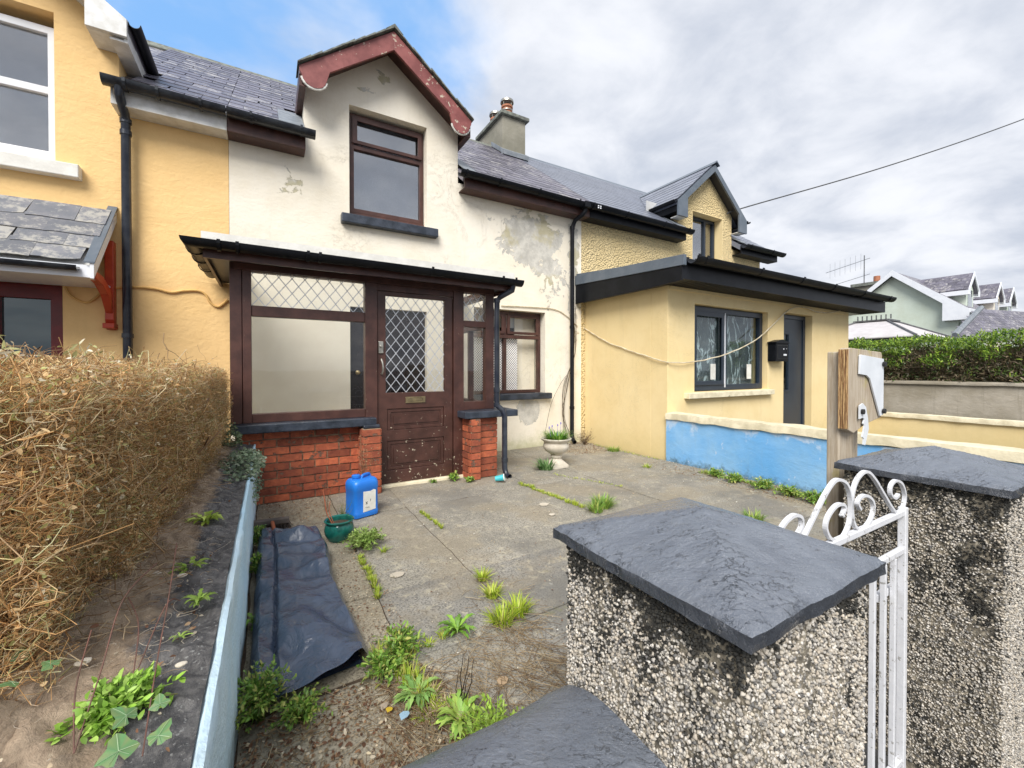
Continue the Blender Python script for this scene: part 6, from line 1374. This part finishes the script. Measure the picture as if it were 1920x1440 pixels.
# taller sprigs on the crown with pale leaves
n = 90; P0 = np.stack([rng.uniform(-1.5, -.45, n), rng.uniform(1.25, 4.2, n), np.full(n, 1.26)], 1); D = norm(rng.normal(size=(n, 3))*.45+[.15, 0, 1]); L = rng.uniform(.08, .20, n); t = np.linspace(0, 1, 5)[None, :, None]; P = P0[:, None]+D[:, None]*L[:, None, None]*t+np.cumsum(rng.normal(0, .006, (n, 5, 3)), 1)
P[..., 2] = np.minimum(P[..., 2], 1.42); V, Fq, kk = twigs(P, np.full((n, 5), .0014)); Ft = np.concatenate([Fq[:, [0, 1, 2]], Fq[:, [0, 2, 3]]]); cc = np.repeat(pick(TW, n), kk, 0)
m_ = 520; ii = rng.integers(0, n, m_); B = P[ii, rng.integers(1, 5, m_)]; V2, F2, k2 = leaves(B, rng.normal(size=(m_, 3))+[0, 0, .3], rng.normal(size=(m_, 3))*.6+[0, 0, 1], rng.uniform(.014, .036, m_), rng.uniform(.006, .012, m_))
fast('sprigs', np.concatenate([V, V2]), np.concatenate([Ft, F2+len(V)]), np.concatenate([cc, np.repeat(pick([(.66, .62, .46), (.5, .5, .22), (.74, .70, .58), (.36, .34, .14)], m_), k2, 0)]), 'leaf', hg, kind='stuff')
# ivy and plants on the wall top
def ivy(name, n, cx_, cy_, rx, ry, z0, zr, cols, size, label, cat='ivy'):
    a = rng.random(n)*2*PI; rr = np.sqrt(rng.random(n)); P = np.stack([cx_+rx*rr*np.cos(a), cy_+ry*rr*np.sin(a), z0+zr*rng.random(n)*(1-rr*.6)], 1)
    V, Ft, kk = leaves(P, rng.normal(size=(n, 3))*[1, 1, .4], rng.normal(0, .5, (n, 3))+[.3, -.2, 1], rng.uniform(*size, n), rng.uniform(*size, n)*.85, .1); o = fast(name, V, Ft, np.repeat(pick(cols, n, .2), kk, 0), 'leaf'); return tag(o, label, cat)
IV = [(.16, .22, .13), (.24, .32, .20), (.10, .15, .09), (.34, .40, .28)]
ivy('ivy_clump', 900, -.17, 3.65, .14, .55, .57, .13, IV, (.018, .038), 'grey-green ivy covering the far end of the stone wall top')
ivy('ivy_clump', 350, -.10, 4.0, .05, .45, .28, .32, IV, (.015, .03), 'ivy hanging down the pale blue wall side near the porch')
ivy('ivy_clump', 420, -.30, 4.40, .10, .12, .62, .26, [(.14, .20, .10), (.22, .28, .15)], (.015, .03), 'ivy sprays reaching the corner post of the porch')

rosette((-.245, 2.33), .085, 34, 'bright green rosette on the wall top under the hedge, furthest of the wall-top weeds', [(.40, .55, .06), (.5, .62, .12)], z0=.60, grp='weeds on the stone wall top', up=.5)
rosette((-.235, 1.80), .06, 28, 'dark-centred green rosette on the wall top at the middle of the stone wall', [(.28, .44, .05), (.42, .56, .1)], z0=.60, grp='weeds on the stone wall top', up=.5)
rosette((-.185, 1.55), .05, 24, 'small green rosette on the wall top close to the blue edge', [(.36, .52, .10), (.28, .42, .07)], z0=.595, grp='weeds on the stone wall top', up=.5)
rosette((-.20, 1.36), .026, 14, 'tiny green seedling on the wall top near the bottom of the picture', [(.36, .52, .10)], z0=.60, grp='weeds on the stone wall top', up=.5)
leafy_weed((-.262, 1.10), .07, .10, 120, 'fresh green plant cushion on the wall top at the bottom left', [(.28, .48, .06), (.38, .56, .12), (.2, .36, .05)], (.012, .024), z0=.60, wratio=.6, grp='weeds on the stone wall top')
def ivy_leaf(x, y, z, s, rot, tilt, label):
    out = []; 
    rad = [(-90, .12), (-70, .55), (-45, .62), (-20, .66), (-5, .84), (12, .72), (32, .55), (48, .60), (68, .82), (90, 1.08), (112, .82), (132, .60), (148, .55), (168, .72), (185, .84), (200, .66), (225, .62), (250, .55)]
    for a, r_ in rad: r_ *= random.uniform(.93, 1.07); out.append((r_*s*math.cos(math.radians(a)), r_*s*math.sin(math.radians(a))))
    V = [(0, 0, 0)]+[(p[0], p[1], -.18*(p[0]**2+p[1]**2)/s) for p in out]; n_ = len(out); b = MB(); b.add(V, [(0, 1+i, 1+(i+1) % n_) for i in range(n_)])
    R_ = Matrix.Rotation(rot, 4, 'Z') @ Matrix.Rotation(tilt, 4, 'X'); b.v = [tuple(R_ @ Vector(p)) for p in b.v]; root = thing('ivy_leaf', (x, y, z), label, 'leaf', 'large ivy leaves at the bottom left')
    me = bpy.data.meshes.new('blade'); me.from_pydata(b.v, [], b.f); a_ = me.attributes.new('pc', 'FLOAT_COLOR', 'POINT')
    for i in range(len(b.v)): a_.data[i].color = (.13+.05*(i % 3), .27+.04*(i % 2), .11, 1)
    me.materials.append(M['leaf']); o = bpy.data.objects.new('blade', me); C.objects.link(o); o.parent = root
    q = MB()
    for i in (2, 4, 9, 14, 16):
        p = out[i]; q.tube([(0, 0, .002), (p[0]*.5, p[1]*.5, .0015-.18*(p[0]**2+p[1]**2)*.25/s), (p[0]*.9, p[1]*.9, .002-.18*(p[0]**2+p[1]**2)*.81/s)], s*.011, 3)
    q.v = [tuple(R_ @ Vector(p)) for p in q.v]; me = bpy.data.meshes.new('veins'); me.from_pydata(q.v, [], q.f); a_ = me.attributes.new('pc', 'FLOAT_COLOR', 'POINT')
    for i in range(len(q.v)): a_.data[i].color = (.46, .58, .36, 1)
    me.materials.append(M['leaf']); o = bpy.data.objects.new('veins', me); C.objects.link(o); o.parent = root
for (px, py, s, rot, ti, lb_) in ((222, 1415, .034, .3, -.5, 'largest ivy leaf, white-veined, at the bottom edge of the picture'), (236, 1348, .028, 1.0, -.6, 'ivy leaf above the largest one, on the dirt'), (298, 1385, .026, -.5, -.5, 'ivy leaf nearest the grey mortar edge'), (300, 1325, .020, .2, -.7, 'smaller ivy leaf at the top right of the green cushion'), (96, 1250, .022, .9, -.3, 'ivy leaf under the hedge, right one of the pair'), (20, 1285, .024, 2.2, -.4, 'ivy leaf at the left picture edge'), (35, 1235, .026, .1, -.5, 'ivy leaf under the hedge, left one of the pair')):
    p = on(px, py, 'z', .69); ivy_leaf(p.x, p.y, .695, s*.95, rot, -ti, lb_)
# dead stems and straw on the wall top
def topstalk(pts, r, label, col_='handle_wood'):
    b = MB(); b.tube(smooth_path(pts, 5), r, 5); return b
b = MB()
for pts in ([(-.30, 1.02, .62), (-.29, 1.12, .70), (-.285, 1.25, .78), (-.25, 1.38, .80)], [(-.30, 1.02, .62), (-.32, 1.1, .69), (-.33, 1.22, .74)], [(-.20, .98, .60), (-.205, 1.12, .68), (-.21, 1.28, .75), (-.22, 1.45, .82)], [(-.26, 1.2, .62), (-.27, 1.3, .69), (-.31, 1.4, .72)], [(-.25, 1.15, .64), (-.22, 1.3, .72), (-.2, 1.36, .7)]):
    b.tube(smooth_path(pts, 6), .0014, 5)
tag(part('dead_stems', b, 'dead_stem'), 'thin dark red dead stems arching over the wall top at bottom left', 'stems')
n = 170; P0 = np.stack([rng.uniform(-.42, -.17, n), rng.uniform(1.1, 2.0, n), rng.uniform(.63, .67, n)], 1); a = rng.random(n)*6.28; t = np.linspace(0, 1, 7)[None, :, None]; ph = (a[:, None, None]+t*rng.normal(0, 4, (n, 1, 1))); L = rng.uniform(.03, .09, n)[:, None, None]
P = P0[:, None]+np.cumsum(np.concatenate([np.cos(ph), np.sin(ph), .15*np.sin(ph*2)], 2)*L/6, 1); V, Fq, kk = twigs(P, np.full((n, 7), .0005)); fast('dead_roots', V, Fq, np.repeat(pick([(.66, .54, .40), (.52, .38, .24), (.74, .66, .54)], n), kk, 0), 'twig', kind='stuff', label='pale curly dead roots on the wall top')
for (x, y, s_, lb_) in ((-.24, 1.66, .011, 'pale stone on the wall top beside the dark-centred rosette'), (-.31, 1.72, .009, 'small whitish stone on the dirt of the wall top'), (-.36, 1.28, .012, 'flat tan stone on the dirt at bottom left'), (-.17, 1.16, .009, 'grey stone at the edge of the green cushion')):
    bm = bmesh.new(); bmesh.ops.create_icosphere(bm, subdivisions=2, radius=s_)
    for v_ in bm.verts: v_.co = Vector((v_.co.x*1.3, v_.co.y*.9, v_.co.z*.45))*(1+.35*noise.noise(v_.co*60+Vector((x*9, 0, 0))))
    me = bpy.data.meshes.new('stone'); bm.to_mesh(me); bm.free(); me.materials.append(M['urn_stone']); o = bpy.data.objects.new('stone', me); C.objects.link(o); o.location = (x, y, .645); tag(o, lb_, 'stone', 'loose stones on the wall top')
